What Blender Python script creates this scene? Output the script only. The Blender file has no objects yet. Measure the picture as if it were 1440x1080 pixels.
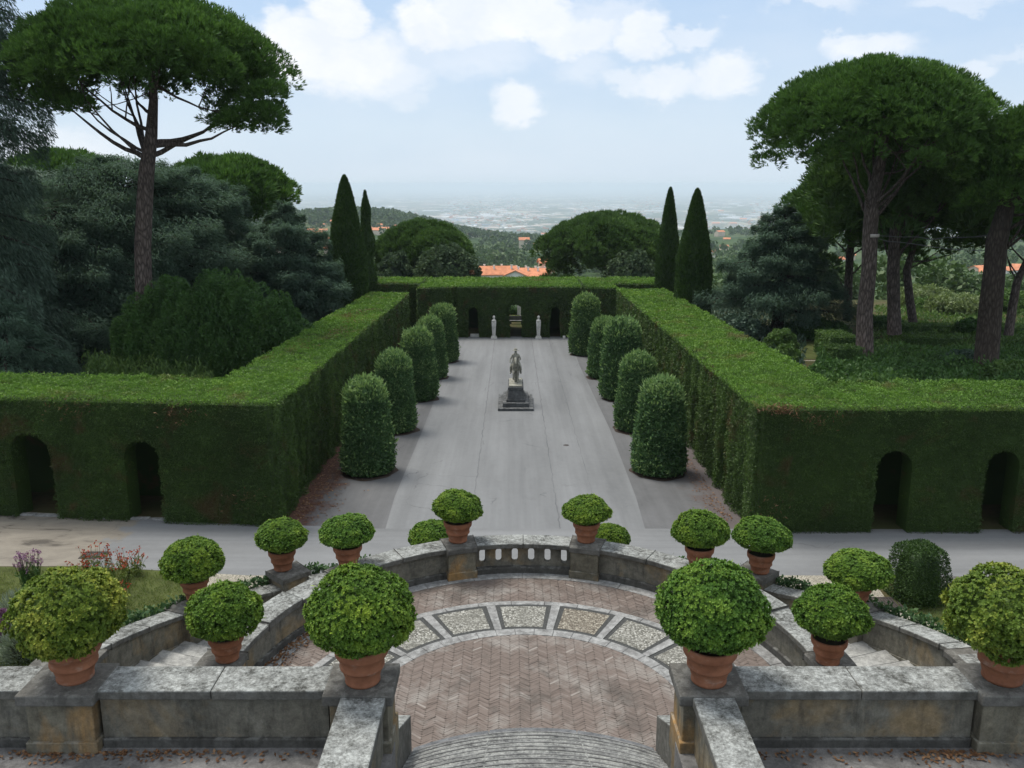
import bpy, bmesh, math, random, time
import numpy as np
from mathutils import Vector, Matrix
RG = np.random.default_rng(11)
random.seed(5)
sc = bpy.context.scene
COL = sc.collection
PI = math.pi
rad = math.radians
T0 = time.time()

# ------------------------------------------------------------------ camera
EYE = 13.0
PITCH = rad(12.7)
FPX = 1245.0
cam_d = bpy.data.cameras.new('camera'); cam = bpy.data.objects.new('camera', cam_d); COL.objects.link(cam)
cam.location = (0, 0, EYE); cam.rotation_euler = (PI/2 - PITCH, 0, 0)
cam_d.sensor_width = 36; cam_d.lens = FPX/1440*36; cam_d.clip_start = 0.2; cam_d.clip_end = 250000
sc.camera = cam

def at(x, y, Y):
    """point of the place seen at photo pixel (x, y) at distance Y ahead"""
    u = (x-720)/FPX; v = (y-540)/FPX
    ry = math.cos(PITCH)-v*math.sin(PITCH); rz = -math.sin(PITCH)-v*math.cos(PITCH)
    t = Y/ry
    return Vector((u*t, Y, EYE+rz*t))

# ------------------------------------------------------------------ mesh builder
class G:
    def __init__(s):
        s.v = []; s.n = 0; s.l = []; s.sz = []; s.t = []; s.m = []; s.sm = []
    def add(s, V, F, t=0.5, m=0, smooth=False):
        V = np.asarray(V, dtype=np.float32).reshape(-1, 3)
        if isinstance(F, np.ndarray):
            k = F.shape[1]; nf = F.shape[0]
            s.l.append((F+s.n).astype(np.int32).ravel()); s.sz.append(np.full(nf, k, np.int32))
        else:
            nf = len(F)
            s.l.append(np.array([i+s.n for f in F for i in f], np.int32)); s.sz.append(np.array([len(f) for f in F], np.int32))
        s.v.append(V); s.n += len(V)
        s.t.append(np.broadcast_to(np.asarray(t, np.float32), (nf,)).copy())
        s.m.append(np.full(nf, m, np.int32)); s.sm.append(np.full(nf, smooth, bool))
        return s
    def mesh(s, name, mats):
        me = bpy.data.meshes.new(name)
        V = np.concatenate(s.v); L = np.concatenate(s.l); S = np.concatenate(s.sz)
        me.vertices.add(len(V)); me.vertices.foreach_set('co', V.ravel())
        me.loops.add(len(L)); me.loops.foreach_set('vertex_index', L)
        me.polygons.add(len(S))
        me.polygons.foreach_set('loop_start', np.concatenate(([0], np.cumsum(S)[:-1])).astype(np.int32))
        me.polygons.foreach_set('loop_total', S)
        me.polygons.foreach_set('material_index', np.concatenate(s.m))
        me.polygons.foreach_set('use_smooth', np.concatenate(s.sm))
        a = me.attributes.new('tint', 'FLOAT', 'FACE'); a.data.foreach_set('value', np.concatenate(s.t))
        for mm in (mats if isinstance(mats, (list, tuple)) else [mats]): me.materials.append(mm)
        me.update(calc_edges=True); me.validate()
        return me
    def obj(s, name, mats, parent=None, loc=(0, 0, 0), bevel=0, label=None):
        o = bpy.data.objects.new(name, s.mesh(name, mats)); COL.objects.link(o)
        o.location = loc
        if parent: o.parent = parent
        if bevel:
            b = o.modifiers.new('bevel', 'BEVEL'); b.width = bevel; b.segments = 2; b.limit_method = 'ANGLE'; b.angle_limit = rad(40)
        if label: o['label'] = label
        return o

def thing(name, label, cat, loc=(0, 0, 0), group=None, rz=0):
    o = bpy.data.objects.new(name, None); COL.objects.link(o); o.location = loc; o.rotation_euler = (0, 0, rz)
    o.empty_display_size = .3
    return tag(o, label, cat, group)
def tag(o, label=None, cat=None, group=None, kind=None):
    if label: o['label'] = label
    if cat: o['category'] = cat
    if group: o['group'] = group
    if kind: o['kind'] = kind
    return o
def copy_thing(o, label, loc, rz=0, s=1, group=None):
    r = o.copy(); COL.objects.link(r); r.location = loc; r.rotation_euler = (0, 0, rz)
    r.scale = (s, s, s) if not isinstance(s, tuple) else s
    r['label'] = label
    if group: r['group'] = group
    for ch in list(o.children):
        c = ch.copy(); COL.objects.link(c); c.parent = r
        for g in list(ch.children):
            d = g.copy(); COL.objects.link(d); d.parent = c
    return r

CUBE = np.array([[0,3,2,1],[4,5,6,7],[0,1,5,4],[1,2,6,5],[2,3,7,6],[3,0,4,7]])
def box(g, x0, x1, y0, y1, z0, z1, t=.5, m=0):
    g.add([(x0,y0,z0),(x1,y0,z0),(x1,y1,z0),(x0,y1,z0),(x0,y0,z1),(x1,y0,z1),(x1,y1,z1),(x0,y1,z1)], CUBE, t, m); return g
def hexa(g, pts, t=.5, m=0):
    g.add(pts, CUBE, t, m); return g
def prism(g, pts, d, t=.5, m=0):
    """ngon outline pts (3d), extruded by vector d"""
    n = len(pts); P = [tuple(p) for p in pts]; Q = [(p[0]+d[0], p[1]+d[1], p[2]+d[2]) for p in pts]
    F = [tuple(range(n)), tuple(range(2*n-1, n-1, -1))]
    F += [(i, n+i, n+(i+1) % n, (i+1) % n) for i in range(n)]
    g.add(P+Q, F, t, m); return g
def lathe(g, prof, n=32, c=(0, 0, 0), t=.5, m=0, smooth=True, cap=True):
    V = []; F = []
    for r, z in prof:
        for i in range(n):
            a = 2*PI*i/n; V.append((c[0]+r*math.cos(a), c[1]+r*math.sin(a), c[2]+z))
    for k in range(len(prof)-1):
        for i in range(n):
            j = (i+1) % n; F.append((k*n+i, k*n+j, (k+1)*n+j, (k+1)*n+i))
    if cap: F.append(tuple(range(n-1, -1, -1))); F.append(tuple((len(prof)-1)*n+i for i in range(n)))
    g.add(V, F, t, m, smooth); return g
def tube(g, pts, rs, n=8, t=.5, m=0, smooth=True, wob=0):
    V = []; F = []
    up = Vector((0.31, 0.17, 0.93)).normalized()
    for k, p in enumerate(pts):
        p = Vector(p); a = Vector(pts[max(k-1, 0)]); b = Vector(pts[min(k+1, len(pts)-1)])
        d = (b-a).normalized(); s = d.cross(up)
        if s.length < .05: s = d.cross(Vector((1, 0, 0)))
        s.normalize(); w = d.cross(s)
        for i in range(n):
            an = 2*PI*i/n; r = rs[k]*(1+wob*random.uniform(-1, 1))
            V.append(p+s*math.cos(an)*r+w*math.sin(an)*r)
    for k in range(len(pts)-1):
        for i in range(n):
            j = (i+1) % n; F.append((k*n+i, k*n+j, (k+1)*n+j, (k+1)*n+i))
    F.append(tuple(range(n))); F.append(tuple((len(pts)-1)*n+i for i in range(n-1, -1, -1)))
    g.add([tuple(v) for v in V], F, t, m, smooth); return g
def ellipsoid(g, c, r, nu=16, nv=10, t=.5, m=0, lump=0, smooth=True):
    V = []; F = []
    ph = [random.uniform(0, 6.28) for _ in range(6)]
    for j in range(nv+1):
        b = -PI/2+PI*j/nv
        for i in range(nu):
            a = 2*PI*i/nu
            k = 1+lump*(math.sin(3*a+ph[0]+2*b)+math.sin(5*a+ph[1]-3*b)+math.sin(4*b+ph[2]+2*a))/3
            V.append((c[0]+r[0]*k*math.cos(b)*math.cos(a), c[1]+r[1]*k*math.cos(b)*math.sin(a), c[2]+r[2]*k*math.sin(b)))
    for j in range(nv):
        for i in range(nu):
            q = (i+1) % nu; F.append((j*nu+i, j*nu+q, (j+1)*nu+q, (j+1)*nu+i))
    g.add(V, np.array(F), t, m, smooth); return g
def unit(n):
    a = RG.normal(size=(n, 3)); return a/np.linalg.norm(a, axis=1, keepdims=True)
def nrm(a): return a/np.maximum(np.linalg.norm(a, axis=1, keepdims=True), 1e-6)
def leaves(g, P, N, L, W, out=.6, rnd=1., t=None, m=0, d=None, flat=None, fold=0):
    """rhombic leaf faces at P growing along N*out + noise*rnd"""
    n = len(P)
    D = nrm(N*out+unit(n)*rnd) if d is None else nrm(d)
    S = nrm(np.cross(D, unit(n))) if flat is None else nrm(np.cross(D, flat+.35*unit(n)))
    L = (np.asarray(L)*RG.uniform(.7, 1.3, n))[:, None]; W = (np.asarray(W)*RG.uniform(.75, 1.25, n))[:, None]
    V = np.stack([P-D*L*.5, P+S*W*.5+D*L*.06, P+D*L*.5, P-S*W*.5+D*L*.06], 1).reshape(-1, 3)
    F = np.arange(4*n).reshape(n, 4)
    g.add(V, F, RG.uniform(0, 1, n) if t is None else np.clip(t, 0, 1), m); return g
def snoise(P, f, seed=0):
    r = np.random.default_rng(seed); o = np.zeros(len(P))
    for k in range(5):
        w = r.normal(size=3)*f*(1+.5*k); o += np.sin(P@w+r.uniform(0, 6.28))/(1+.4*k)
    return o/3.2

# ------------------------------------------------------------------ materials
def mat(name):
    m = bpy.data.materials.new(name); m.use_nodes = True
    nt = m.node_tree; nt.nodes.clear()
    return m, nt, nt.nodes, nt.links
class N:
    """tiny node helper"""
    def __init__(s, nt): s.nt = nt
    def __call__(s, typ, inp=None, **kw):
        n = s.nt.nodes.new(typ)
        for k, v in kw.items(): setattr(n, k, v)
        for k, v in (inp or {}).items():
            if isinstance(v, bpy.types.NodeSocket): s.nt.links.new(v, n.inputs[k])
            else: n.inputs[k].default_value = v
        return n
    def math(s, op, a, b=0., c=0., clamp=False):
        n = s('ShaderNodeMath', {0: a, 1: b, 2: c}, operation=op); n.use_clamp = clamp; return n.outputs[0]
    def noise(s, vec, scale, detail=6, rough=.6, dist=0):
        return s('ShaderNodeTexNoise', {'Vector': vec, 'Scale': scale, 'Detail': detail, 'Roughness': rough, 'Distortion': dist}).outputs['Fac']
    def ramp(s, fac, stops, interp='LINEAR'):
        n = s('ShaderNodeValToRGB', {'Fac': fac}); r = n.color_ramp; r.interpolation = interp
        while len(r.elements) < len(stops): r.elements.new(.5)
        for e, (p, c) in zip(r.elements, stops):
            e.position = p; e.color = (c, c, c, 1) if not isinstance(c, (tuple, list)) else (*c[:3], 1)
        return n.outputs['Color']
    def mix(s, fac, a, b, typ='MIX'):
        n = s('ShaderNodeMix', data_type='RGBA', blend_type=typ)
        for idx, v in ((0, fac), (6, a), (7, b)):
            if isinstance(v, bpy.types.NodeSocket): s.nt.links.new(v, n.inputs[idx])
            else: n.inputs[idx].default_value = v if idx == 0 else (*v[:3], 1)
        return n.outputs[2]
    def scale(s, vec, xyz):
        return s('ShaderNodeMapping', {'Vector': vec, 'Scale': xyz}).outputs[0]

LEAFK = {'evergreen_oak_leaf': 1.75, 'cypress_scale': 1.7, 'red_petal': 1., 'purple_petal': 1., 'dry_leaf': 1., 'silver_leaf': 1.1, 'clipped_cypress': 1.15, 'pittosporum_leaf': 1.45, 'pittosporum_yellow': 1.35, 'pine_needles': 2.05, 'far_pine_needles': 2.1, 'hedge_top_growth_lit': 1.45, 'far_foliage': 1.25, 'dark_cedar_needles': 2.9, 'cedar_needles': 2.5, 'dark_shrub_leaf': 1.8, 'holm_oak': 1.6}
def leafmat(name, dark, mid, light, trans=.25, nscale=.6, namp=.5, rough=.55, spec=.3, dead=None, deadamt=0):
    m, nt, ns, ln = mat(name); n = N(nt)
    k = LEAFK.get(name, 1.35); dark, mid, light = [tuple(min(.6, c*q) for c, q in zip(col, (k*1.06, k, k*.92))) for col in (dark, mid, light)]
    t = n('ShaderNodeAttribute', attribute_name='tint').outputs['Fac']
    tc = n('ShaderNodeTexCoord').outputs['Object']
    ns_ = n.noise(tc, nscale, 3, .5)
    f = n.math('ADD', n.math('MULTIPLY', t, 1-namp), n.math('MULTIPLY', n.math('MULTIPLY_ADD', ns_, 2.2, -.6), namp))
    c = n.ramp(f, [(0, dark), (.5, mid), (1, light)])
    if dead:
        dn = n.ramp(n.noise(tc, nscale*1.7, 4, .6, .4), [(.56, 0.), (.70, 1.)])
        c = n.mix(n.math('MULTIPLY', dn, deadamt), c, dead)
    if 'pittosporum' in name or 'oak' in name:
        c = n.mix(n.math('MULTIPLY', n('ShaderNodeObjectInfo').outputs['Random'], .7 if 'pitto' in name else .2), c, n.mix(1, c, (1.3, 1.08, .8), 'MULTIPLY'))
    b = n('ShaderNodeBsdfPrincipled', {'Base Color': c, 'Roughness': rough, 'Specular IOR Level': spec})
    tr = n('ShaderNodeBsdfTranslucent', {'Color': n.mix(.4, c, n.mix(1, c, (1.3, 1.5, .5), 'MULTIPLY'))})
    mx = n('ShaderNodeMixShader', {0: trans, 1: b.outputs[0], 2: tr.outputs[0]})
    o = n('ShaderNodeOutputMaterial', {'Surface': mx.outputs[0]})
    return m
def simple(name, col, rough=.7, spec=.3, var=.25, vscale=8, bump=.0, bscale=30):
    m, nt, ns, ln = mat(name); n = N(nt)
    tc = n('ShaderNodeTexCoord').outputs['Object']
    f = n.noise(tc, vscale, 6, .65)
    c = n.ramp(f, [(.25, tuple(k*(1-var) for k in col)), (.75, tuple(min(1, k*(1+var)) for k in col))])
    b = n('ShaderNodeBsdfPrincipled', {'Base Color': c, 'Roughness': rough, 'Specular IOR Level': spec})
    if bump:
        bp = n('ShaderNodeBump', {'Strength': bump, 'Distance': .02, 'Height': n.noise(tc, bscale, 6, .7)}); nt.links.new(bp.outputs[0], b.inputs['Normal'])
    n('ShaderNodeOutputMaterial', {'Surface': b.outputs[0]})
    return m
def bark(name, c0, c1, sc_=1.):
    m, nt, ns, ln = mat(name); n = N(nt)
    tc = n('ShaderNodeTexCoord').outputs['Object']
    v = n.scale(tc, (5*sc_, 5*sc_, 1.3*sc_))
    vo = n('ShaderNodeTexVoronoi', {'Vector': v, 'Scale': 1.4, 'Randomness': 1.}, feature='DISTANCE_TO_EDGE').outputs['Distance']
    no = n.noise(v, 2.5, 6, .7)
    f = n.math('ADD', n.math('MULTIPLY', vo, 1.3), n.math('MULTIPLY', no, .6))
    c = n.ramp(f, [(.25, c0), (.8, c1)])
    bp = n('ShaderNodeBump', {'Strength': .9, 'Distance': .06, 'Height': f})
    b = n('ShaderNodeBsdfPrincipled', {'Base Color': c, 'Roughness': .9, 'Specular IOR Level': .15, 'Normal': bp.outputs[0]})
    n('ShaderNodeOutputMaterial', {'Surface': b.outputs[0]})
    return m
def stone(name, base, dark, lich=(.55, .56, .52), lichen=.5, stain=None, stainamt=.0, moss=.5, top=None):
    """weathered stone/plaster: blotches, dark moss, pale lichen (more on upward faces), rusty stains"""
    m, nt, ns, ln = mat(name); n = N(nt)
    tc = n('ShaderNodeTexCoord').outputs['Object']
    geo = n('ShaderNodeNewGeometry')
    nz = n('ShaderNodeSeparateXYZ', {0: geo.outputs['Normal']}).outputs[2]
    up = n.math('SMOOTH_MIN', n.math('MAXIMUM', nz, 0.), 1., .1)
    a = n.noise(tc, 1.3, 8, .65, .3)
    c = n.mix(n.ramp(a, [(.35, 0.), (.65, 1.)]), tuple(k*.72 for k in base), tuple(min(1, k*1.15) for k in base))
    if stain:
        sn = n.ramp(n.noise(n.scale(tc, (1, 1, .8)), .9, 5, .6, .5), [(.52, 0.), (.66, 1.)])
        c = n.mix(n.math('MULTIPLY', sn, stainamt), c, stain)
    # dark moss / black crust in blotches, streaked downward
    st = n.noise(n.scale(tc, (2.6, 2.6, .55)), 1.6, 8, .7, .2)
    mo = n.ramp(st, [(.5, 0.), (.68, 1.)])
    c = n.mix(n.math('MULTIPLY', mo, moss), c, dark)
    # lichen spots on top
    l1 = n.noise(tc, 4.5, 9, .72, .4)
    l2 = n('ShaderNodeTexVoronoi', {'Vector': tc, 'Scale': 5.5, 'Randomness': 1.}, feature='SMOOTH_F1').outputs['Distance']
    lm = n.ramp(n.math('ADD', l1, n.math('MULTIPLY', n.math('SUBTRACT', .5, l2), .22)), [(.5, 0.), (.6, 1.)])
    lm = n.math('MULTIPLY', lm, n.math('MULTIPLY_ADD', up, lichen*.85, lichen*.15))
    c = n.mix(lm, c, lich)
    if top:  # upward stone is bleached/crusted differently
        c = n.mix(n.math('MULTIPLY', up, .75), c, n.mix(n.ramp(n.math('ADD', n.math('MULTIPLY', n.noise(tc, 11, 9, .78), .65), n.math('MULTIPLY', n.noise(tc, 1.6, 4, .6), .35)), [(.40, 0.), (.56, 1.)]), dark, n.mix(n.ramp(n.noise(tc, 26, 5, .7), [(.4, 0.), (.62, 1.)]), top, lich)))
    fine = n.noise(tc, 38, 6, .7); med = n.noise(tc, 7.5, 8, .72, .3)
    c = n.mix(.75, c, n.ramp(med, [(.32, .30), (.68, .68)]), 'OVERLAY')
    c = n.mix(.6, c, n.ramp(fine, [(.3, .38), (.7, .64)]), 'OVERLAY')
    bp = n('ShaderNodeBump', {'Strength': .5, 'Distance': .015, 'Height': n.math('ADD', fine, n.math('MULTIPLY', a, 1.5))})
    b = n('ShaderNodeBsdfPrincipled', {'Base Color': c, 'Roughness': .92, 'Specular IOR Level': .15, 'Normal': bp.outputs[0]})
    n('ShaderNodeOutputMaterial', {'Surface': b.outputs[0]})
    return m

M = {}
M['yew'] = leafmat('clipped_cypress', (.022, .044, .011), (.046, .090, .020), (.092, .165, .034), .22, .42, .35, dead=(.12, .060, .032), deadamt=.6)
M['yew_top_lit'] = leafmat('hedge_top_growth_lit', (.036, .078, .014), (.076, .158, .022), (.140, .235, .036), .25, .30, .40, dead=(.15, .115, .045), deadamt=.75)  # fresh growth, plus the light on the hedge tops painted into the leaf colour
M['laurel'] = leafmat('evergreen_oak_leaf', (.016, .038, .016), (.040, .088, .032), (.165, .245, .10), .25, .8, .3, .6, .25)
M['box'] = leafmat('pittosporum_leaf', (.016, .046, .010), (.055, .125, .018), (.185, .285, .040), .18, 1.2, .3, .58, .25)
M['box2'] = leafmat('pittosporum_yellow', (.028, .060, .010), (.080, .138, .020), (.290, .315, .055), .18, 1.2, .35, .58, .25)
M['twig'] = simple('twig', (.035, .030, .018), .9, .1)
M['pine'] = leafmat('pine_needles', (.014, .032, .008), (.030, .066, .014), (.070, .135, .026), .2, .25, .4, .6, .2)
M['pine2'] = leafmat('far_pine_needles', (.016, .034, .010), (.030, .060, .016), (.058, .105, .026), .2, .25, .4, .6, .2)
M['cedar'] = leafmat('cedar_needles', (.018, .033, .025), (.031, .054, .040), (.050, .078, .060), .3, .3, .4, .8, .08)
M['cedard'] = leafmat('dark_cedar_needles', (.012, .022, .016), (.022, .038, .028), (.045, .070, .055), .15, .3, .4, .6, .2)
M['cyp'] = leafmat('cypress_scale', (.012, .028, .008), (.022, .048, .011), (.040, .078, .017), .18, .5, .35)
M['oak'] = leafmat('holm_oak', (.020, .036, .022), (.036, .060, .034), (.062, .092, .050), .2, .3, .4, .7, .12)
M['shrub'] = leafmat('shrub_leaf', (.030, .060, .018), (.060, .115, .030), (.120, .190, .050), .3, .5, .4)
M['shrubdk'] = leafmat('dark_shrub_leaf', (.016, .040, .012), (.030, .070, .018), (.060, .115, .030), .3, .5, .4)
M['pale'] = leafmat('pale_shrub_leaf', (.06, .09, .04), (.12, .165, .07), (.20, .25, .12), .3, .5, .4)
M['silver'] = leafmat('silver_leaf', (.10, .14, .11), (.18, .23, .19), (.30, .36, .31), .2, 2, .3)
M['ivy'] = leafmat('ivy_leaf', (.018, .045, .020), (.04, .09, .035), (.09, .15, .06), .25, 2, .3)
M['red'] = leafmat('red_petal', (.22, .03, .015), (.34, .05, .03), (.45, .12, .06), .3, 3, .2)
M['purple'] = leafmat('purple_petal', (.13, .05, .14), (.24, .12, .25), (.42, .28, .40), .3, 3, .2)
M['grassleaf'] = leafmat('grass_blade', (.045, .075, .015), (.085, .125, .028), (.19, .19, .07), .3, .8, .6)
M['farleaf'] = leafmat('far_foliage', (.026, .055, .020), (.052, .095, .032), (.095, .145, .050), .2, .02, .5)
M['bark'] = bark('pine_bark', (.040, .030, .025), (.17, .135, .115))
M['barkd'] = bark('dark_bark', (.022, .017, .013), (.075, .06, .048))
M['terracotta'] = None
M['wall'] = stone('parapet_plaster', (.165, .155, .125), (.040, .040, .034), lichen=.25, stain=(.30, .20, .085), stainamt=.5, moss=.62)
M['pier'] = stone('pier_plaster', (.17, .155, .115), (.045, .042, .034), lichen=.2, stain=(.36, .205, .07), stainamt=.75, moss=.5)
M['cope'] = stone('coping_stone', (.125, .12, .105), (.036, .037, .033), lich=(.46, .48, .46), lichen=.5, moss=.55, top=(.27, .28, .27))
M['crust'] = stone('dark_base_stone', (.085, .082, .074), (.030, .030, .027), lichen=.2, moss=.7)
M['capstone'] = stone('pier_cap_stone', (.13, .125, .112), (.055, .053, .048), lich=(.42, .42, .38), lichen=.22, moss=.5)
M['step'] = stone('step_stone', (.26, .265, .265), (.085, .09, .09), lich=(.44, .46, .46), lichen=.42, moss=.45)
M['nosing'] = stone('step_nosing_stone', (.135, .14, .146), (.08, .083, .086), lich=(.33, .34, .34), lichen=.22, moss=.3)
M['worn'] = stone('worn_step_edge', (.19, .19, .187), (.07, .072, .074), lich=(.38, .39, .37), lichen=.35, moss=.55)
M['step'] = stone('step_tread_stone', (.15, .15, .147), (.05, .053, .056), lich=(.42, .43, .40), lichen=.2, moss=.6, top=(.24, .245, .235))
M['terrace'] = stone('terrace_concrete', (.16, .155, .15), (.075, .072, .068), lich=(.30, .29, .28), lichen=.25, moss=.35)
M['stair'] = stone('side_stair_stone', (.32, .32, .305), (.12, .12, .11), lich=(.45, .45, .42), lichen=.4, moss=.25)
M['herm'] = stone('white_marble', (.62, .61, .57), (.25, .25, .22), lichen=.1, moss=.25)
M['statue'] = stone('statue_stone', (.27, .262, .215), (.05, .05, .042), lichen=.3, moss=.75)
M['plinth'] = stone('plinth_stone', (.085, .088, .088), (.04, .04, .04), lich=(.36, .37, .37), lichen=.3, moss=.4)

def terracotta():
    m, nt, ns, ln = mat('terracotta'); n = N(nt)
    tc = n('ShaderNodeVectorMath', {0: n('ShaderNodeTexCoord').outputs['Object'], 1: n('ShaderNodeVectorMath', {0: (9., 7., 5.), 'Scale': n('ShaderNodeObjectInfo').outputs['Random']}, operation='SCALE').outputs[0]}, operation='ADD').outputs[0]
    a = n.noise(tc, 3., 7, .65); z = n('ShaderNodeSeparateXYZ', {0: tc}).outputs[2]
    c = n.mix(n.ramp(a, [(.35, 0.), (.7, 1.)]), (.20, .080, .042), (.34, .145, .078))
    w = n.ramp(n.noise(n.scale(tc, (1, 1, 2.2)), 4.2, 8, .72), [(.56, 0.), (.74, 1.)])
    c = n.mix(n.math('MULTIPLY', w, .6), c, (.40, .31, .25))
    d = n.ramp(n.noise(n.scale(tc, (2, 2, .7)), 2.2, 6, .7), [(.55, 0.), (.75, 1.)])
    c = n.mix(n.math('MULTIPLY', d, .6), c, (.075, .04, .025))
    bp = n('ShaderNodeBump', {'Strength': .25, 'Distance': .01, 'Height': n.noise(tc, 25, 5, .7)})
    b = n('ShaderNodeBsdfPrincipled', {'Base Color': c, 'Roughness': .8, 'Specular IOR Level': .2, 'Normal': bp.outputs[0]})
    n('ShaderNodeOutputMaterial', {'Surface': b.outputs[0]}); return m
M['terracotta'] = terracotta()

def asphalt(name, base, crack=.6, joints=(), old=None, stretch=(1, .25, 1)):
    m, nt, ns, ln = mat(name); n = N(nt)
    tc = n('ShaderNodeTexCoord').outputs['Object']
    s = n('ShaderNodeSeparateXYZ', {0: tc}); x = s.outputs[0]
    a = n.noise(n.scale(tc, stretch), .55, 7, .6, .3); b_ = n.noise(tc, 3.2, 8, .7)
    c = n.ramp(n.math('ADD', n.math('MULTIPLY', a, .75), n.math('MULTIPLY', b_, .25)), [(.3, tuple(k*.80 for k in base)), (.5, base), (.72, tuple(k*1.18 for k in base))])
    ln_ = n.noise(n.scale(tc, tuple(.012 if q == min(stretch) else 1.3 for q in stretch)), 1., 4, .65)
    c = n.mix(.8, c, n.ramp(ln_, [(.3, .41), (.7, .57)]), 'OVERLAY')
    if old:
        c = old(n, tc, x, c)
    # cracks: cell borders bent by noise, only where a mask lets them
    bend = n('ShaderNodeVectorMath', {0: tc, 1: n('ShaderNodeTexNoise', {'Vector': tc, 'Scale': 1.1, 'Detail': 5.}).outputs['Color']}, operation='ADD').outputs[0]
    vo = n('ShaderNodeTexVoronoi', {'Vector': bend, 'Scale': .34}, feature='DISTANCE_TO_EDGE').outputs['Distance']
    cm = n.math('MULTIPLY', n.ramp(vo, [(.0, 1.), (.012, 0.)]), n.ramp(n.noise(tc, .35, 2, .5), [(.55, 0.), (.66, 1.)]))
    xb = n.math('ADD', x, n.math('MULTIPLY', n.math('SUBTRACT', n.noise(n.scale(tc, (.0, 1, 0)), .9, 4, .6), .5), .28))
    for jx, w in joints:
        d = n.math('ABSOLUTE', n.math('SUBTRACT', xb, jx))
        cm = n.math('MAXIMUM', cm, n.math('MULTIPLY', n.ramp(d, [(.0, 1.), (w, 0.)]), n.ramp(n.noise(n.scale(tc, (1, .3, 1)), 1.5, 5, .7), [(.30, .1), (.6, 1.)])))
    c = n.mix(n.math('MULTIPLY', cm, crack), c, tuple(k*.34 for k in base))
    g_ = n.noise(tc, 60, 3, .7)
    c = n.mix(.35, c, n.ramp(g_, [(.3, .38), (.7, .62)]), 'OVERLAY')
    bp = n('ShaderNodeBump', {'Strength': .3, 'Distance': .008, 'Height': g_})
    bs = n('ShaderNodeBsdfPrincipled', {'Base Color': c, 'Roughness': .9, 'Specular IOR Level': .2, 'Normal': bp.outputs[0]})
    n('ShaderNodeOutputMaterial', {'Surface': bs.outputs[0]}); return m
def old_left(n, tc, x, c):
    wob = n.noise(tc, .8, 6, .65)
    f = n.ramp(n.math('ADD', n.math('MULTIPLY', x, -.16), n.math('MULTIPLY', n.math('SUBTRACT', wob, .5), .9)), [(0.0, 0.), (1., 1.)])
    f = n.ramp(n.math('ADD', n.math('MULTIPLY_ADD', x, -.45, -6.2), n.math('MULTIPLY_ADD', wob, 1.6, -.8)), [(.42, 0.), (.58, 1.)])
    br = n.ramp(n.noise(n.scale(tc, (.6, 1.4, 1)), 1.1, 7, .65, .5), [(.34, (.09, .08, .068)), (.44, (.20, .18, .15)), (.7, (.26, .235, .195))])
    return n.mix(f, c, br)
def verge_old(n, tc, x, c):
    wob = n.noise(tc, 1.1, 8, .7, .4)
    f = n.ramp(n.math('ADD', n.math('MULTIPLY_ADD', n.math('ABSOLUTE', x), .34, -2.25), n.math('MULTIPLY_ADD', wob, 1.4, -.7)), [(.3, 0.), (.6, 1.)])
    # the left verge is covered in brown needle litter, the right one far less
    lf = n.ramp(n.math('MULTIPLY_ADD', x, -.1, .5), [(.45, .35), (.55, 1.)])
    lit = n.ramp(n.noise(tc, 9, 6, .7), [(.3, (.060, .030, .022)), (.7, (.135, .070, .050))])
    return n.mix(n.math('MULTIPLY', f, lf), c, lit)
M['drive'] = asphalt('driveway_asphalt', (.176, .181, .184), .72, ((-1.62, .04), (1.86, .04), (3.5, .025)), stretch=(1, .16, 1))
M['road'] = asphalt('cross_road_asphalt', (.192, .197, .200), .6, old=old_left, stretch=(.25, 1, 1))
M['verge'] = asphalt('verge_asphalt', (.124, .125, .127), .85, old=verge_old, stretch=(1, .5, 1))

def gravel(name, c0, c1, c2, scale=28):
    m, nt, ns, ln = mat(name); n = N(nt)
    tc = n('ShaderNodeTexCoord').outputs['Object']
    vo = n('ShaderNodeTexVoronoi', {'Vector': tc, 'Scale': scale, 'Randomness': 1.})
    r = n('ShaderNodeSeparateColor', {0: vo.outputs['Color']}).outputs[0]
    c = n.ramp(r, [(.0, c0), (.45, c1), (1., c2)])
    gap = n.ramp(vo.outputs['Distance'], [(.35, 0.), (.75, 1.)])
    c = n.mix(n.math('MULTIPLY', gap, .75), c, tuple(k*.35 for k in c0))
    c = n.mix(n.ramp(n.noise(tc, 1.4, 6, .65), [(.38, 0.), (.62, .55)]), c, tuple(k*.6 for k in c1))
    bp = n('ShaderNodeBump', {'Strength': .7, 'Distance': .015, 'Height': n.math('SUBTRACT', 1., vo.outputs['Distance'])})
    b = n('ShaderNodeBsdfPrincipled', {'Base Color': c, 'Roughness': .85, 'Specular IOR Level': .25, 'Normal': bp.outputs[0]})
    n('ShaderNodeOutputMaterial', {'Surface': b.outputs[0]}); return m
M['gravel'] = gravel('pale_gravel', (.26, .24, .19), (.40, .37, .30), (.55, .51, .42), 22)
M['mosaic'] = gravel('pebble_mosaic', (.10, .098, .082), (.28, .275, .24), (.56, .555, .51), 22)
M['mosaicb'] = gravel('brown_pebble_mosaic', (.10, .086, .068), (.25, .22, .175), (.48, .45, .37), 22)
M['cobble'] = gravel('cobble_strip', (.13, .125, .115), (.22, .21, .20), (.33, .32, .31), 7)
M['border'] = simple('dark_pebble_border', (.062, .064, .062), .9, .2, .5, 26, .6, 40)
M['band'] = stone('paving_band_stone', (.25, .25, .245), (.09, .09, .085), lich=(.42, .43, .42), lichen=.4, moss=.5)
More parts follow.
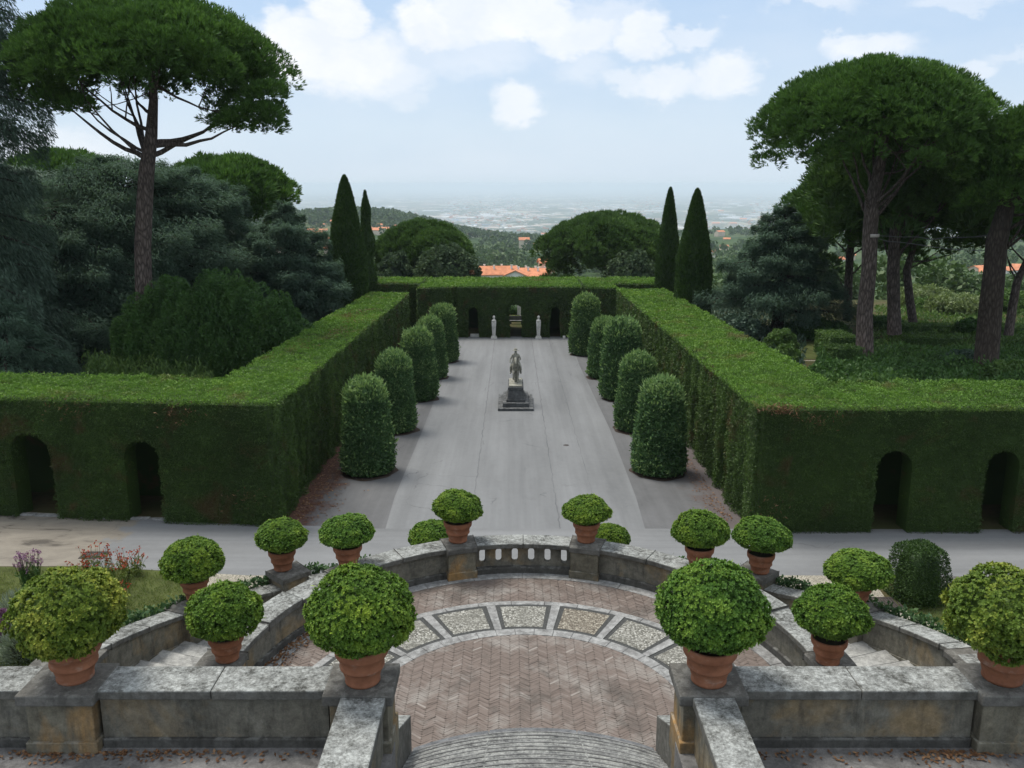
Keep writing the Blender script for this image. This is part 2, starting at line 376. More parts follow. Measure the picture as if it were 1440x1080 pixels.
def brick():
    m, nt, ns, ln = mat('herringbone_brick'); n = N(nt)
    t = n('ShaderNodeAttribute', attribute_name='tint').outputs['Fac']
    tc = n('ShaderNodeTexCoord').outputs['Object']
    c = n.ramp(t, [(0, (.130, .104, .090)), (.45, (.170, .138, .120)), (.8, (.205, .170, .150)), (1, (.27, .24, .215))])
    w = n.ramp(n.noise(tc, 1.1, 7, .65, .3), [(.48, 0.), (.68, 1.)])
    c = n.mix(n.math('MULTIPLY', w, .65), c, (.30, .285, .26))
    d = n.ramp(n.noise(n.scale(tc, (1.2, .8, 1)), .9, 7, .7), [(.5, 0.), (.66, 1.)])
    c = n.mix(n.math('MULTIPLY', d, .65), c, (.080, .072, .064))
    bp = n('ShaderNodeBump', {'Strength': .5, 'Distance': .01, 'Height': n.noise(tc, 30, 6, .7)})
    b = n('ShaderNodeBsdfPrincipled', {'Base Color': c, 'Roughness': .9, 'Specular IOR Level': .2, 'Normal': bp.outputs[0]})
    n('ShaderNodeOutputMaterial', {'Surface': b.outputs[0]}); return m
M['brick'] = brick()
M['mortar'] = simple('brick_mortar', (.15, .13, .115), .95, .1, .5, 5, .5, 50)
M['soilbed'] = simple('dark_soil', (.060, .045, .036), .95, .1, .45, 5, .8, 40)
M['iron'] = simple('rusty_iron', (.05, .042, .038), .7, .3, .3, 12)
M['white_band'] = simple('pale_strap', (.45, .40, .36), .8, .2, .2)
M['cable'] = simple('cable', (.10, .10, .10), .6, .3, .1)
M['lawn'] = simple('lawn_turf', (.070, .085, .028), .95, .1, .45, 1.6, .5, 30)
M['dryleaf'] = leafmat('dry_leaf', (.07, .035, .018), (.16, .085, .045), (.28, .18, .10), .1, 2, .2)
M['roof'] = simple('roof_tiles', (.55, .23, .125), .9, .1, .35, .5)
M['housewall'] = simple('house_wall', (.62, .52, .41), .9, .1, .2, .2)
M['housewhite'] = simple('house_white', (.70, .68, .63), .9, .1, .15, .2)
M['pane'] = simple('dark_window', (.05, .055, .06), .3, .5, .2)
M['whroof'] = simple('warehouse_roof', (.62, .64, .66), .7, .3, .25, .02)
M['whblue'] = simple('blue_warehouse_roof', (.22, .30, .42), .7, .3, .25, .02)

# ------------------------------------------------------------------ terrain
PROF = [(-1e5, 0), (32, 0), (120, -2.3), (165, -13), (260, -26), (600, -46), (1500, -86), (3000, -170), (5000, -268), (7000, -332), (9000, -340), (2e5, -340)]
def sst(a, b, x): t = np.clip((x-a)/(b-a), 0, 1); return t*t*(3-2*t)
def ground(X, Y):
    X = np.asarray(X, float); Y = np.asarray(Y, float)
    z = np.interp(Y, [p[0] for p in PROF], [p[1] for p in PROF])
    z = z+2.3*sst(14.2, 16.5, np.abs(X))*sst(37.5, 41, Y)*(1-sst(85, 118, Y))
    sx = np.where(X < -290, 260., 135.)
    z = z+58*np.exp(-.5*((X+290)/sx)**2-.5*((Y-1850)/420)**2)
    z = z+26*np.exp(-.5*((X-520)/240.)**2-.5*((Y-2300)/600)**2)
    return z
def gz(x, y): return float(ground(x, y))
def terrain():
    xs = np.concatenate([-np.geomspace(70000, 46, 60), np.arange(-45, 45.1, 1.5), np.geomspace(46, 70000, 60)])
    xs = np.unique(np.concatenate([xs, np.arange(-900, 900, 45)]))
    ys = np.unique(np.concatenate([[-120, -60, -20, 0, 16, 32], np.arange(36, 44, .75), np.arange(44, 130, 4), np.arange(130, 270, 10), np.arange(270, 4200, 70), np.geomspace(4200, 70000, 60)]))
    XX, YY = np.meshgrid(xs, ys); ZZ = ground(XX, YY)
    ZZ = ZZ+np.where(YY > 130, 1., 0)*snoise(np.stack([XX, YY, 0*XX], -1).reshape(-1, 3)*np.array([1, .6, 0]), .006, 3).reshape(XX.shape)*np.clip((YY-130)/700, 0, 1)*np.clip((9000-YY)/3000, 0, 1)*9
    V = np.stack([XX, YY, ZZ], -1).reshape(-1, 3); nx = len(xs)
    i = np.arange(len(ys)-1)[:, None]*nx+np.arange(nx-1)[None]; i = i.ravel()
    F = np.stack([i, i+1, i+nx+1, i+nx], 1)
    g = G(); g.add(V, F, .5, 0, True)
    m, nt, ns, ln = mat('landscape'); n = N(nt)
    tc = n('ShaderNodeTexCoord').outputs['Object']
    sp = n('ShaderNodeSeparateXYZ', {0: tc}); y = sp.outputs[1]
    soil = n.mix(n.ramp(n.noise(tc, .35, 6, .6), [(.4, 0.), (.6, 1.)]), (.055, .062, .025), n.mix(n.noise(tc, 4, 5, .7), (.05, .035, .024), (.12, .11, .05)))
    # hillside: woodland, olive groves, dry meadows
    h = n.ramp(n.noise(tc, .006, 6, .6, .4), [(.35, (.030, .055, .022)), (.5, (.052, .085, .030)), (.62, (.075, .095, .042)), (.76, (.20, .18, .10))])
    # plain: field mosaic
    vo = n('ShaderNodeTexVoronoi', {'Vector': n.scale(tc, (1, .6, 1)), 'Scale': .0022, 'Randomness': 1.}, feature='F1', distance='CHEBYCHEV')
    r = n('ShaderNodeSeparateColor', {0: vo.outputs['Color']})
    fld = n.ramp(r.outputs[0], [(0, (.055, .080, .045)), (.3, (.10, .12, .07)), (.45, (.30, .27, .19)), (.6, (.075, .095, .06)), (.78, (.40, .36, .27)), (.9, (.24, .16, .12))], 'CONSTANT')
    vo2 = n('ShaderNodeTexVoronoi', {'Vector': n.scale(tc, (1, .45, 1)), 'Scale': .011, 'Randomness': 1.}, distance='CHEBYCHEV')
    r2 = n('ShaderNodeSeparateColor', {0: vo2.outputs['Color']})
    urb = n.ramp(r2.outputs[1], [(0, (.07, .085, .05)), (.35, (.30, .25, .21)), (.5, (.10, .11, .07)), (.7, (.42, .36, .31)), (.84, (.65, .65, .63)), (.93, (.16, .20, .26))], 'CONSTANT')
    um = n.ramp(n.noise(n.scale(tc, (1, .7, 1)), .00028, 5, .62, .3), [(.44, 0.), (.51, 1.)])
    fld = n.mix(um, fld, urb)
    wood = n.ramp(n.noise(tc, .0011, 7, .65, .3), [(.5, 0.), (.56, 1.)])
    fld = n.mix(wood, fld, (.045, .070, .035))
    k1 = n.ramp(n.math('MULTIPLY', y, 1/400.), [(.30, 0.), (.42, 1.)])
    k2 = n.ramp(n.math('ADD', n.math('MULTIPLY', y, 1/9000.), n.math('MULTIPLY_ADD', n.noise(tc, .0009, 4, .6), .4, -.2)), [(.33, 0.), (.5, 1.)])
    c = n.mix(k2, n.mix(k1, soil, h), fld)
    b = n('ShaderNodeBsdfPrincipled', {'Base Color': c, 'Roughness': 1., 'Specular IOR Level': .05})
    n('ShaderNodeOutputMaterial', {'Surface': b.outputs[0]})
    o = g.obj('ground', m); tag(o, kind='structure')
terrain()

def sheet(name, pts, m, dz=.004, sub=None, kind='structure'):
    """flat sheet following the ground, pts ordered polygon"""
    g = G(); g.add([(x, y, gz(x, y)+dz) for x, y in pts], [tuple(range(len(pts)))])
    return tag(g.obj(name, m), kind=kind)
# driveway + verges (break at y=32 is the only kink)
def drive_sheet():
    g = G()
    L = [(-4.9, 32.2), (-5.04, 36), (-5.0, 48), (-5.05, 68.7), (-5.6, 84.6)]; Rr = [(5.15, 32.2), (5.32, 36), (5.5, 46.3), (5.33, 60.5), (5.6, 84.6)]
    V = []
    for (a, b) in zip(L, Rr):
        V += [(a[0], a[1], gz(0, a[1])+.008), (b[0], a[1], gz(0, a[1])+.008)]
    F = [(2*i, 2*i+1, 2*i+3, 2*i+2) for i in range(len(L)-1)]
    g.add(V, F); tag(g.obj('driveway', M['drive']), kind='structure')
    g = G(); V = [(-9.6, 32.0, .004), (9.8, 32.0, .004), (9.8, 84.8, gz(0, 84.8)+.004), (-9.6, 84.8, gz(0, 84.8)+.004)]
    g.add(V, [(0, 1, 2, 3)]); tag(g.obj('driveway_verge', M['verge']), kind='structure')
drive_sheet()
g = G(); g.add([(-40, 28.6, .006), (-15, 28.75, .006), (-9, 28.0, .006), (9.6, 28.0, .006), (14, 27.95, .006), (40, 27.6, .006), (40, 32.0, .006), (5.3, 32.2, .006), (-5.1, 32.2, .006), (-9, 32.6, .006), (-40, 36.6, .006)], [tuple(range(11))])
tag(g.obj('cross_road', M['road']), kind='structure')
# gravel paths between the road and the stairs, lawns
g = G(); g.add([(-10.6, 28.3, .004), (-9.4, 24.6, .004), (-14, 19.5, .004), (-12.5, 17, .004), (-6, 24, .004), (-3, 28.3, .004)], [(0, 1, 2, 3, 4, 5)])
g.add([(12.2, 28.1, .004), (12.0, 26.0, .004), (13.4, 23.6, .004), (11, 17, .004), (6, 24, .004), (3, 28.1, .004)], [(5, 4, 3, 2, 1, 0)])
tag(g.obj('gravel_path', M['gravel']), kind='structure')
g = G(); g.add([(-40, 28.6, .005), (-40, 14, .005), (-13.8, 14, .005), (-13.9, 19.6, .005), (-9.7, 25.2, .005), (-10.8, 28.2, .005), (-15, 28.7, .005)], [(6, 5, 4, 3, 2, 1, 0)[::-1]])
g.add([(12.2, 27.2, .005), (12.2, 26.0, .005), (13.6, 23.4, .005), (12, 15, .005), (40, 15, .005), (40, 26.8, .005)], [tuple(range(6))])
tag(g.obj('lawn_ground', M['lawn']), kind='structure')
g = G(); g.add([(13.7, 27.95, .007), (13.7, 27.1, .007), (40, 26.7, .007), (40, 27.6, .007)], [(0, 1, 2, 3)])
tag(g.obj('cobble_strip', M['cobble']), kind='structure')

# ------------------------------------------------------------------ terrace, landing, walls
CX, CY = .3, 16.7
def pol(r, a): a = rad(a); return CX+r*math.cos(a), CY+r*math.sin(a)
def rin(a): return 6.4+.75*math.sin(rad(a))**2
def rout(a): return 9.55+.45*math.sin(rad(a))**2
def mir(a): return a if a <= 90 else 180-a
def zc(a): return float(np.interp(mir(a), [0, 7, 22, 42, 75, 90], [3.0, 2.95, 2.4, 1.7, 1.05, .95]))
def arcblock(g, a0, a1, r0, r1, z0, z1, n=None, t=.5, m=0):
    """curved block; r and z may be numbers or functions of the angle"""
    f = lambda q, a: q(a) if callable(q) else q
    n = n or max(2, int(abs(a1-a0)/2.5)); V = []; F = []
    for i in range(n+1):
        a = a0+(a1-a0)*i/n
        xi, yi = pol(f(r0, a), a); xo, yo = pol(f(r1, a), a); b = f(z0, a); tt = f(z1, a)
        V += [(xi, yi, b), (xo, yo, b), (xo, yo, tt), (xi, yi, tt)]
    for i in range(n):
        k = 4*i
        for q in range(4):
            F.append((k+q, k+4+q, k+4+(q+1) % 4, k+(q+1) % 4))
    F.append((3, 2, 1, 0)); k = 4*n; F.append((k, k+1, k+2, k+3))
    g.add(V, F, t, m); return g

# terrace slabs (z=5) left/right of the stairwell
for side, (x0, x1) in (('left', (-26, -1.72)), ('right', (2.40, 26))):
    g = G(); box(g, x0, x1, -4, 11.55, 1.9, 5.0); tag(g.obj('terrace_floor', M['terrace']), kind='structure')
g = G(); box(g, -1.72, 2.40, -4, 9.9, 1.9, 5.0); tag(g.obj('terrace_floor', M['terrace']), kind='structure')

def front_wall(label, x0, x1, piers, xa):
    t = thing('parapet_wall', label, 'wall', (xa, 11.7, 5.0))
    o = lambda g, nm, m, bv=0: g.obj(nm, m, t, (-xa, -11.7, -5.0), bv)
    xs = sorted([x0, x1]+[p for pr in piers for p in pr])
    g = G(); gb = G(); gc = G()
    for i in range(0, len(xs)-1):
        a, b = xs[i], xs[i+1]
        if b-a < .05: continue
        if any(abs(a-p0) < 1e-6 and abs(b-p1) < 1e-6 for p0, p1 in piers): continue
        # coping stones with joints, wall panel, base course
        k = max(1, round((b-a)/1.9)); w = (b-a)/k
        for j in range(k):
            box(gc, a+j*w+.004, a+(j+1)*w-.004, 11.36, 12.04, 5.80+random.uniform(-.004, .004), 5.95+random.uniform(-.005, .005))
        box(g, a, b, 11.47, 11.93, 1.9, 5.78)
        box(gc, a, b, 11.43, 11.97, 5.765, 5.802)
        box(gb, a, b, 11.41, 11.99, 4.6, 5.14)
    o(g, 'wall_panel', M['wall']); o(gb, 'base_course', M['crust'], .02); o(gc, 'coping', M['cope'], .022)
    for p0, p1 in piers:
        g = G(); box(g, p0+.05, p1-.05, 11.32, 12.02, 1.9, 5.78); box(g, p0+.01, p1-.01, 11.27, 12.06, 4.6, 5.17)
        pr = o(g, 'pier', M['pier'], .015)
        g = G(); box(g, p0-.03, p1+.03, 11.21, 12.12, 5.79, 5.955); c = g.obj('pier_cap', M['capstone'], pr, (0, 0, 0), .02)
    return t
front_wall('grey lichen-topped parapet wall in the left foreground, ending at the stairs', -16, -1.72, [(-2.66, -1.72), (-7.0, -5.95)], -6)
front_wall('grey lichen-topped parapet wall in the right foreground with a yellowish panel', 2.40, 16, [(2.40, 3.32), (6.68, 7.72)], 7)
# parapets flanking the stairwell, running toward the house
for lab, x0, x1, xin in (('low lichen-spotted parapet running toward the viewer left of the big steps', -2.42, -1.78, 1), ('low lichen-spotted parapet running toward the viewer right of the big steps', 2.55, 3.14, -1)):
    t = thing('stair_parapet', lab, 'wall', ((x0+x1)/2, 10, 5))
    L = (-(x0+x1)/2, -10, -5)
    g = G(); box(g, x0+.07, x1-.07, 4, 11.31, 1.9, 5.79); g.obj('wall_panel', M['wall'], t, L)
    g = G(); box(g, x0, x1, 4, 8.2, 5.8, 5.95); box(g, x0, x1, 8.21, 11.205, 5.8, 5.948); g.obj('coping', M['cope'], t, L, .02)
# lower sloping cheek walls beside the last steps
for lab, x0, x1 in (('sloping stone cheek wall low on the left side of the big steps', -2.28, -1.97), ('sloping stone cheek wall low on the right side of the big steps', 2.82, 3.15)):
    g = G(); hexa(g, [(x0, 12.13, 1.9), (x1, 12.13, 1.9), (x1, 15.4, 1.9), (x0, 15.4, 1.9), (x0, 12.13, 4.55), (x1, 12.13, 4.55), (x1, 15.4, 2.92), (x0, 15.4, 2.92)])
    o = g.obj('stair_cheek', M['cope'], None, (0, 0, 0), .02); tag(o, lab, 'wall')

# big curved steps
t = thing('stone_staircase', 'broad curved grey stone steps leading down to the round brick terrace', 'staircase', (.4, 14, 2))
for k in range(1, 20):
    ya = 16.10-.34*(k-1); z = 2+.158*k
    xl, xr = (-1.96, 2.81) if ya > 12.12 else (-1.715, 2.395)
    g = G(); pts = []
    for i in range(17):
        x = xl+(xr-xl)*i/16; y = ya-4.6+math.sqrt(4.6**2-(x-.42)**2)
        pts.append((x, y, z-.157))
    prism(g, pts+[(xr, ya-1.75, z-.157), (xl, ya-1.75, z-.157)], (0, 0, .150))
    # nosing slabs with joints, a little proud of the tread
    for j0, j1 in ((0, 5), (5, 11), (11, 16)):
        zz = random.uniform(-.004, .004); e = .012
        q = [(x+(e if i == j0 else -e if i == j1 else 0), y+.025, zz+z-.05) for i, (x, y, _) in enumerate(pts) if j0 <= i <= j1]
        w0 = .14 if k == 1 else random.uniform(.03, .05)
        prism(g, q+[(x, y-w0, c) for x, y, c in q[::-1]], (0, 0, .056), m=1 if k == 1 else 2)
    g.obj('step', [M['step'], M['nosing'], M['worn']], t, (-.4, -14, -2), .012)

# landing slab
g = G()
pts = [pol(rin(a)+.2, a) for a in np.arange(8, 172.1, 4)]
pts = [(10.3, 11.98), (10.3, 17.2)]+pts+[(-9.7, 17.2), (-9.7, 11.98)]
prism(g, [(x, y, -.3) for x, y in pts], (0, 0, 2.3)); tag(g.obj('landing_floor', M['band']), kind='structure')
# paving: mortar sheets, herringbone bricks, stone bands, mosaic panels
R1, R2, R3, R4 = 3.53, 3.83, 5.16, 5.36
def herring():
    g = G(); gm = G()
    # mortar sheets
    pts = [pol(R1+.05, a) for a in np.arange(-2, 183, 3)]
    pts = pts+[(CX-R1-.05, 12.3), (CX+R1+.05, 12.3)]
    gm.add([(x, y, 2.004) for x, y in pts], [tuple(range(len(pts)))])
    V = []; F = []
    for i, a in enumerate(np.arange(0, 181, 3)):
        V += [(*pol(R4-.03, a), 2.004), (*pol(rin(a)-.35, a), 2.004)]
        if i: F.append((2*i-2, 2*i-1, 2*i+1, 2*i))
    gm.add(V, F)
    o = gm.obj('brick_mortar', M['mortar']); tag(o, kind='structure')
    # herringbone: zig-zag columns of bricks at +-38 deg
    bl, bw, gap = .285, .056, .005
    th = rad(38); leg = bl*math.cos(th); pitch = (bw+gap)/math.cos(th)
    V = []; T = []
    nx = int(15/leg)
    for ci in range(nx):
        xc = CX-7.2+ci*leg; sgn = 1 if ci % 2 else -1
        for k in range(int(13/pitch)):
            y = 11.8+k*pitch+(0 if sgn > 0 else .01)
            dx = xc-CX; dy = y-CY; r = math.hypot(dx, dy); a = math.degrees(math.atan2(dy, dx))
            ok = (r < R1+.02 and y > 12.5) or (y > CY-.3 and R4-.05 < r < rin(a)-.33)
            if not ok and not (abs(dx) < R1 and 12.5 < y < CY): continue
            d = np.array((math.cos(th), sgn*math.sin(th))); p = np.array((-d[1], d[0]))
            c = np.array((xc, y)); h = bl/2*.985; w = bw/2
            j = RG.normal(0, .0025, 2); zz = 2.010+RG.uniform(0, .006); zt = RG.normal(0, .003)
            for (s1, s2) in ((-1, -1), (1, -1), (1, 1), (-1, 1)):
                q = c+j+d*h*s1+p*w*s2; V.append((q[0], q[1], zz+zt*s1))
            uu = RG.uniform(); T.append(np.clip(RG.normal(.42, .12)+(uu < .035)*.42-(uu > .94)*.3, 0, 1))
    g.add(V, np.arange(len(V)).reshape(-1, 4), T)
    tag(g.obj('brick_paving', M['brick']), kind='structure')
    # stone bands
    gb = G()
    for (a, b, z, seg) in ((R1, R2, 2.02, 7.5), (R3, R4, 2.02, 9.75)):
        q = -4
        while q < 184:
            arcblock(gb, q+.06, min(q+seg, 184)-.06, a, b, 1.97, z+random.uniform(-.004, .004), 3); q += seg
    q = 8
    while q < 172:
        arcblock(gb, q+.04, q+11.67, lambda a: rin(a)-.37, lambda a: rin(a)+.02, 1.97, 2.025+random.uniform(-.004, .006), 5); q += 11.71
    # ribs and panels
    for k in range(-5, 6):
        c = 90+19.5*(k-.5)
        if -6 < c < 186: arcblock(gb, c-1.35, c+1.35, R2+.003, R3-.003, 1.97, 2.022, 2)
    tag(gb.obj('paving_stone_band', M['band'], None, (0, 0, 0), .008), kind='structure')
    gd = G(); gp = G(); gq = G()
    for k in range(-4, 5):
        c = 90+19.5*k; a0, a1 = c-8.35, c+8.35
        arcblock(gd, a0, a1, R2+.004, R3-.004, 1.97, 2.012, 6)
        arcblock(gq if k in (-1,) else gp, a0+1.4, a1-1.4, R2+.11, R3-.11, 1.97, 2.018, 6)
    tag(gd.obj('dark_pebble_border', M['border']), kind='structure')
    tag(gp.obj('pebble_mosaic', M['mosaic']), kind='structure'); tag(gq.obj('pebble_mosaic', M['mosaicb']), kind='structure')
herring()
# dead leaves swept against the walls
def litter(name, pts_fn, n, z, size=.07):
    P = np.array([pts_fn() for _ in range(n)]); P = np.c_[P, (np.full(n, z) if z > 1 else ground(0*P[:, 0], P[:, 1])+.015)+RG.uniform(0, .02, n)]
    g = G(); leaves(g, P, np.tile([0, 0, .3], (n, 1)), size, size*.6, .2, 1, flat=np.tile([0., 0., 1.], (n, 1)), d=unit(n)*[1, 1, .25])
    return tag(g.obj(name, M['dryleaf']), kind='stuff')
def p_arc():
    a = random.uniform(138, 168); r = rin(a)-.05-abs(random.gauss(0, .22)); return pol(r, a)
litter('dry_leaves', p_arc, 420, 2.035, .085)
litter('dry_leaves', lambda: (random.choice([random.gauss(-5.2, .5), random.gauss(-6.7, .4), random.uniform(-7.5, -2.8)]), 11.32-abs(random.gauss(0, .12))), 300, 5.012, .07)
litter('dry_leaves', lambda: (random.choice([random.gauss(6.3, .35), random.uniform(3.4, 8)]), 11.32-abs(random.gauss(0, .13))), 260, 5.012, .07)

litter('dry_leaves', lambda: (-8.9+abs(random.gauss(0, .75)), random.uniform(33, 70)), 2200, .0, .11)
litter('dry_leaves', lambda: (8.8-abs(random.gauss(0, .4)), random.uniform(33, 60)), 700, .0, .11)

# curved balustrade round the landing
def balustrade():
    t = thing('curved_parapet', 'horseshoe stone parapet around the round brick terrace with six small arched openings', 'wall', (CX, CY+7.2, 2))
    L = (-CX, -CY-7.2, -2)
    piers = [(174.0, 5.6), (132.5, 5.6), (104.3, 6.6), (75.4, 6.6), (46.0, 5.6), (6.0, 5.6)]  # angle, width in degrees
    edges = []
    for (pa, w) in piers: edges.append((pa+w/2, pa-w/2))
    gw = G(); gb = G(); gc = G()
    for i in range(5):
        a0 = edges[i][1]; a1 = edges[i+1][0]
        n = max(1, round((a0-a1)/14))
        for j in range(n):
            q0 = a0+(a1-a0)*j/n; q1 = a0+(a1-a0)*(j+1)/n
            lift = .05 if (20 < mir((q0+q1)/2) < 38) else 0
            arcblock(gc, q0-.05, q1+.05, lambda a: rin(a)-.09, lambda a: rin(a)+.62, 2.80, 2.945+lift+random.uniform(-.006, .006))
        arcblock(gb, a0, a1, lambda a: rin(a)-.05, lambda a: rin(a)+.56, 1.6, 2.20)
        if i != 2:
            arcblock(gw, a0, a1, lambda a: rin(a)+.03, lambda a: rin(a)+.50, -.2, 2.80)
        else:
            arcblock(gw, a0, a1, lambda a: rin(a)+.0, lambda a: rin(a)+.52, -.2, 1.62)
    gw.obj('wall_panel', M['wall'], t, L); gb.obj('base_course', M['crust'], t, L, .02); gc.obj('coping', M['cope'], t, L, .02)
    # pierced panel: six bays with capsule shaped openings
    a0 = edges[2][1]; a1 = edges[3][0]; rm = rin(90)
    zb, zt = 2.19, 2.81; nb = 6; gp = G()
    def P(s, z, r):  # s 0..1 along the arc
        x, y = pol(r, a0+(a1-a0)*s); return (x, y, z)
    def ring(c, w, z0, z1, n=28):
        # outline of bay rectangle and of the capsule at the same angles
        rect = []; cap = []
        ln = rad(abs(a1-a0))*rm; hw = .088; zc0, zc1 = 2.31+hw, 2.73-hw; zm = (z0+z1)/2
        for k in range(n):
            an = 2*PI*k/n+PI/n; dx, dz = math.cos(an), math.sin(an)
            bw = w*ln/2; hu, hd = z1-zm, zm-z0; sc_ = min(bw/abs(dx) if abs(dx) > 1e-6 else 9, (hu if dz > 0 else hd)/abs(dz) if abs(dz) > 1e-6 else 9)
            rect.append((c+dx*sc_/ln, zm+dz*sc_))
            zz = zc1 if dz > 0 else zc0
            cap.append((c+dx*hw/ln, zz+dz*hw))
        # rectangle corners
        return rect, cap
    for k in range(nb):
        w = 1/nb; c = (k+.5)*w; rect, cap = ring(c, w, zb, zt); n = len(rect); V = []
        # snap the four outline samples nearest the corners onto them
        for cx_, cz_ in ((c-w/2, zb), (c+w/2, zb), (c+w/2, zt), (c-w/2, zt)):
            j = min(range(n), key=lambda q: ((rect[q][0]-cx_)*4)**2+(rect[q][1]-cz_)**2); rect[j] = (cx_, cz_)
        ra, rb = rm+.12, rm+.27
        V = [P(s, z, ra) for s, z in rect]+[P(s, z, ra) for s, z in cap]+[P(s, z, rb) for s, z in rect]+[P(s, z, rb) for s, z in cap]
        F = []
        for q in range(n):
            p = (q+1) % n
            F += [(q, p, n+p, n+q), (2*n+q, 3*n+q, 3*n+p, 2*n+p), (n+q, n+p, 3*n+p, 3*n+q)]
        gp.add(V, F)
        if k < nb-1:
            for s in (c+w/2,): pass
    gp.obj('pierced_panel', M['wall'], t, L)
    for (pa, w) in piers:
        z1 = 2.80; g = G(); r0 = -.17; r1 = .64
        end = pa in (174.0, 6.0)
        arcblock(g, pa-w/2, pa+w/2, lambda a: rin(a)+r0, lambda a: rin(a)+r1, -.2, z1, 3)
        arcblock(g, pa-w/2-.25, pa+w/2+.25, lambda a: rin(a)+r0-.05, lambda a: rin(a)+r1+.05, 1.7, 2.24, 3)
        pr = g.obj('pier', M['pier'], t, L, .015)
        g = G(); arcblock(g, pa-w/2-.35, pa+w/2+.35, lambda a: rin(a)+r0-.06, lambda a: rin(a)+r1+.06, 2.805, 2.965, 3)
        g.obj('pier_cap', M['capstone'], pr, (0, 0, 0), .02)
balustrade()

# side stairs and their outer walls
for lab, lab2, mm in (('left curved stone stair dropping behind the brick terrace', 'left outer wall of the curved stairs with ivy along its back', True), ('right curved stone stair dropping behind the brick terrace', 'right outer wall of the curved stairs with ivy along its back', False)):
    A = (lambda a: 180-a) if mm else (lambda a: a)
    t = thing('curved_staircase', lab, 'staircase', (*pol(8.4, A(20)), 1.5)); L = tuple(-c for c in t.location)
    for k in range(12):
        a0 = 11+k*4.7; z = 2-.154*(k+1); g = G()
        arcblock(g, *sorted((A(a0), A(a0+4.75))), lambda a: rin(a)+.45, lambda a: rout(a)+.05, -.3, z, 3)
        g.obj('step', M['stair'], t, L, .012)
    t = thing('stair_outer_wall', lab2, 'wall', (*pol(9.8, A(30)), 1)); L = tuple(-c for c in t.location)
    gw = G(); gc = G()
    arcblock(gw, *sorted((A(1), A(76))), rout, lambda a: rout(a)+.42, -.3, lambda a: zc(a)-.13, 30)
    arcblock(gw, *sorted((A(4), A(74))), lambda a: rout(a)-.035, lambda a: rout(a)+.002, -.3, lambda a: zc(a)-.80, 30)
    n = 9
    for j in range(n):
        q0 = 1+75*j/n; q1 = 1+75*(j+1)/n-.07
        arcblock(gc, *sorted((A(q0), A(q1))), lambda a: rout(a)-.07, lambda a: rout(a)+.50, lambda a: zc(a)-.128, lambda a: zc(a)+0.0, 4)
    gw.obj('wall_panel', M['wall'], t, L); gc.obj('coping', M['cope'], t, L, .02)
    for pa, pz, w in ((4.0, 2.96, 5.2), (27.5, 2.31, 4.8), (47.0, 2.0, 5.0), (74.5, 1.2, 5.2)):
        g = G(); arcblock(g, *sorted((A(pa-w/2), A(pa+w/2))), lambda a: rout(a)-.18, lambda a: rout(a)+(1.05 if pa < 5 else .62), -.3, pz-.15, 3); pr = g.obj('pier', M['wall'], t, L, .012)
        g = G(); arcblock(g, *sorted((A(pa-w/2-.3), A(pa+w/2+.3))), lambda a: rout(a)-.24, lambda a: rout(a)+(1.11 if pa < 5 else .68), pz-.148, pz, 3); g.obj('pier_cap', M['capstone'], pr, (0, 0, 0), .018)
    # ivy growing behind the outer wall
    n = 11000
    a = RG.uniform(6, 78, n); keep = snoise(np.c_[a*.35, a*0, a*0], 1., 5 if mm else 8) > -.55; a = a[keep]; n = len(a)
    hh = RG.uniform(0, 1, n)**.6
    P = np.array([(*pol(rout(q)+.52+abs(random.gauss(0, .16)), A(q)), 0) for q in a]); zt = np.array([zc(q) for q in a])
    P[:, 2] = zt*.35+(zt*.65+.16+.16*snoise(np.c_[a*.9, a*0, a*0], 1., 4))*hh
    g = G(); leaves(g, P, np.tile([0., 0., 1.], (n, 1)), .13, .075, .6, 1)
    nf = 45; ii = RG.integers(0, n, nf); leaves(g, P[ii]+[0, 0, .05], np.tile([0., 0., 1.], (nf, 1)), .05, .035, .4, 1, m=1)
    tag(g.obj('ivy', [M['ivy'], M['herm']]), ('left' if mm else 'right')+' strip of dark ivy with white blooms behind the curved stair wall', 'ivy')
print('walls', time.time()-T0)

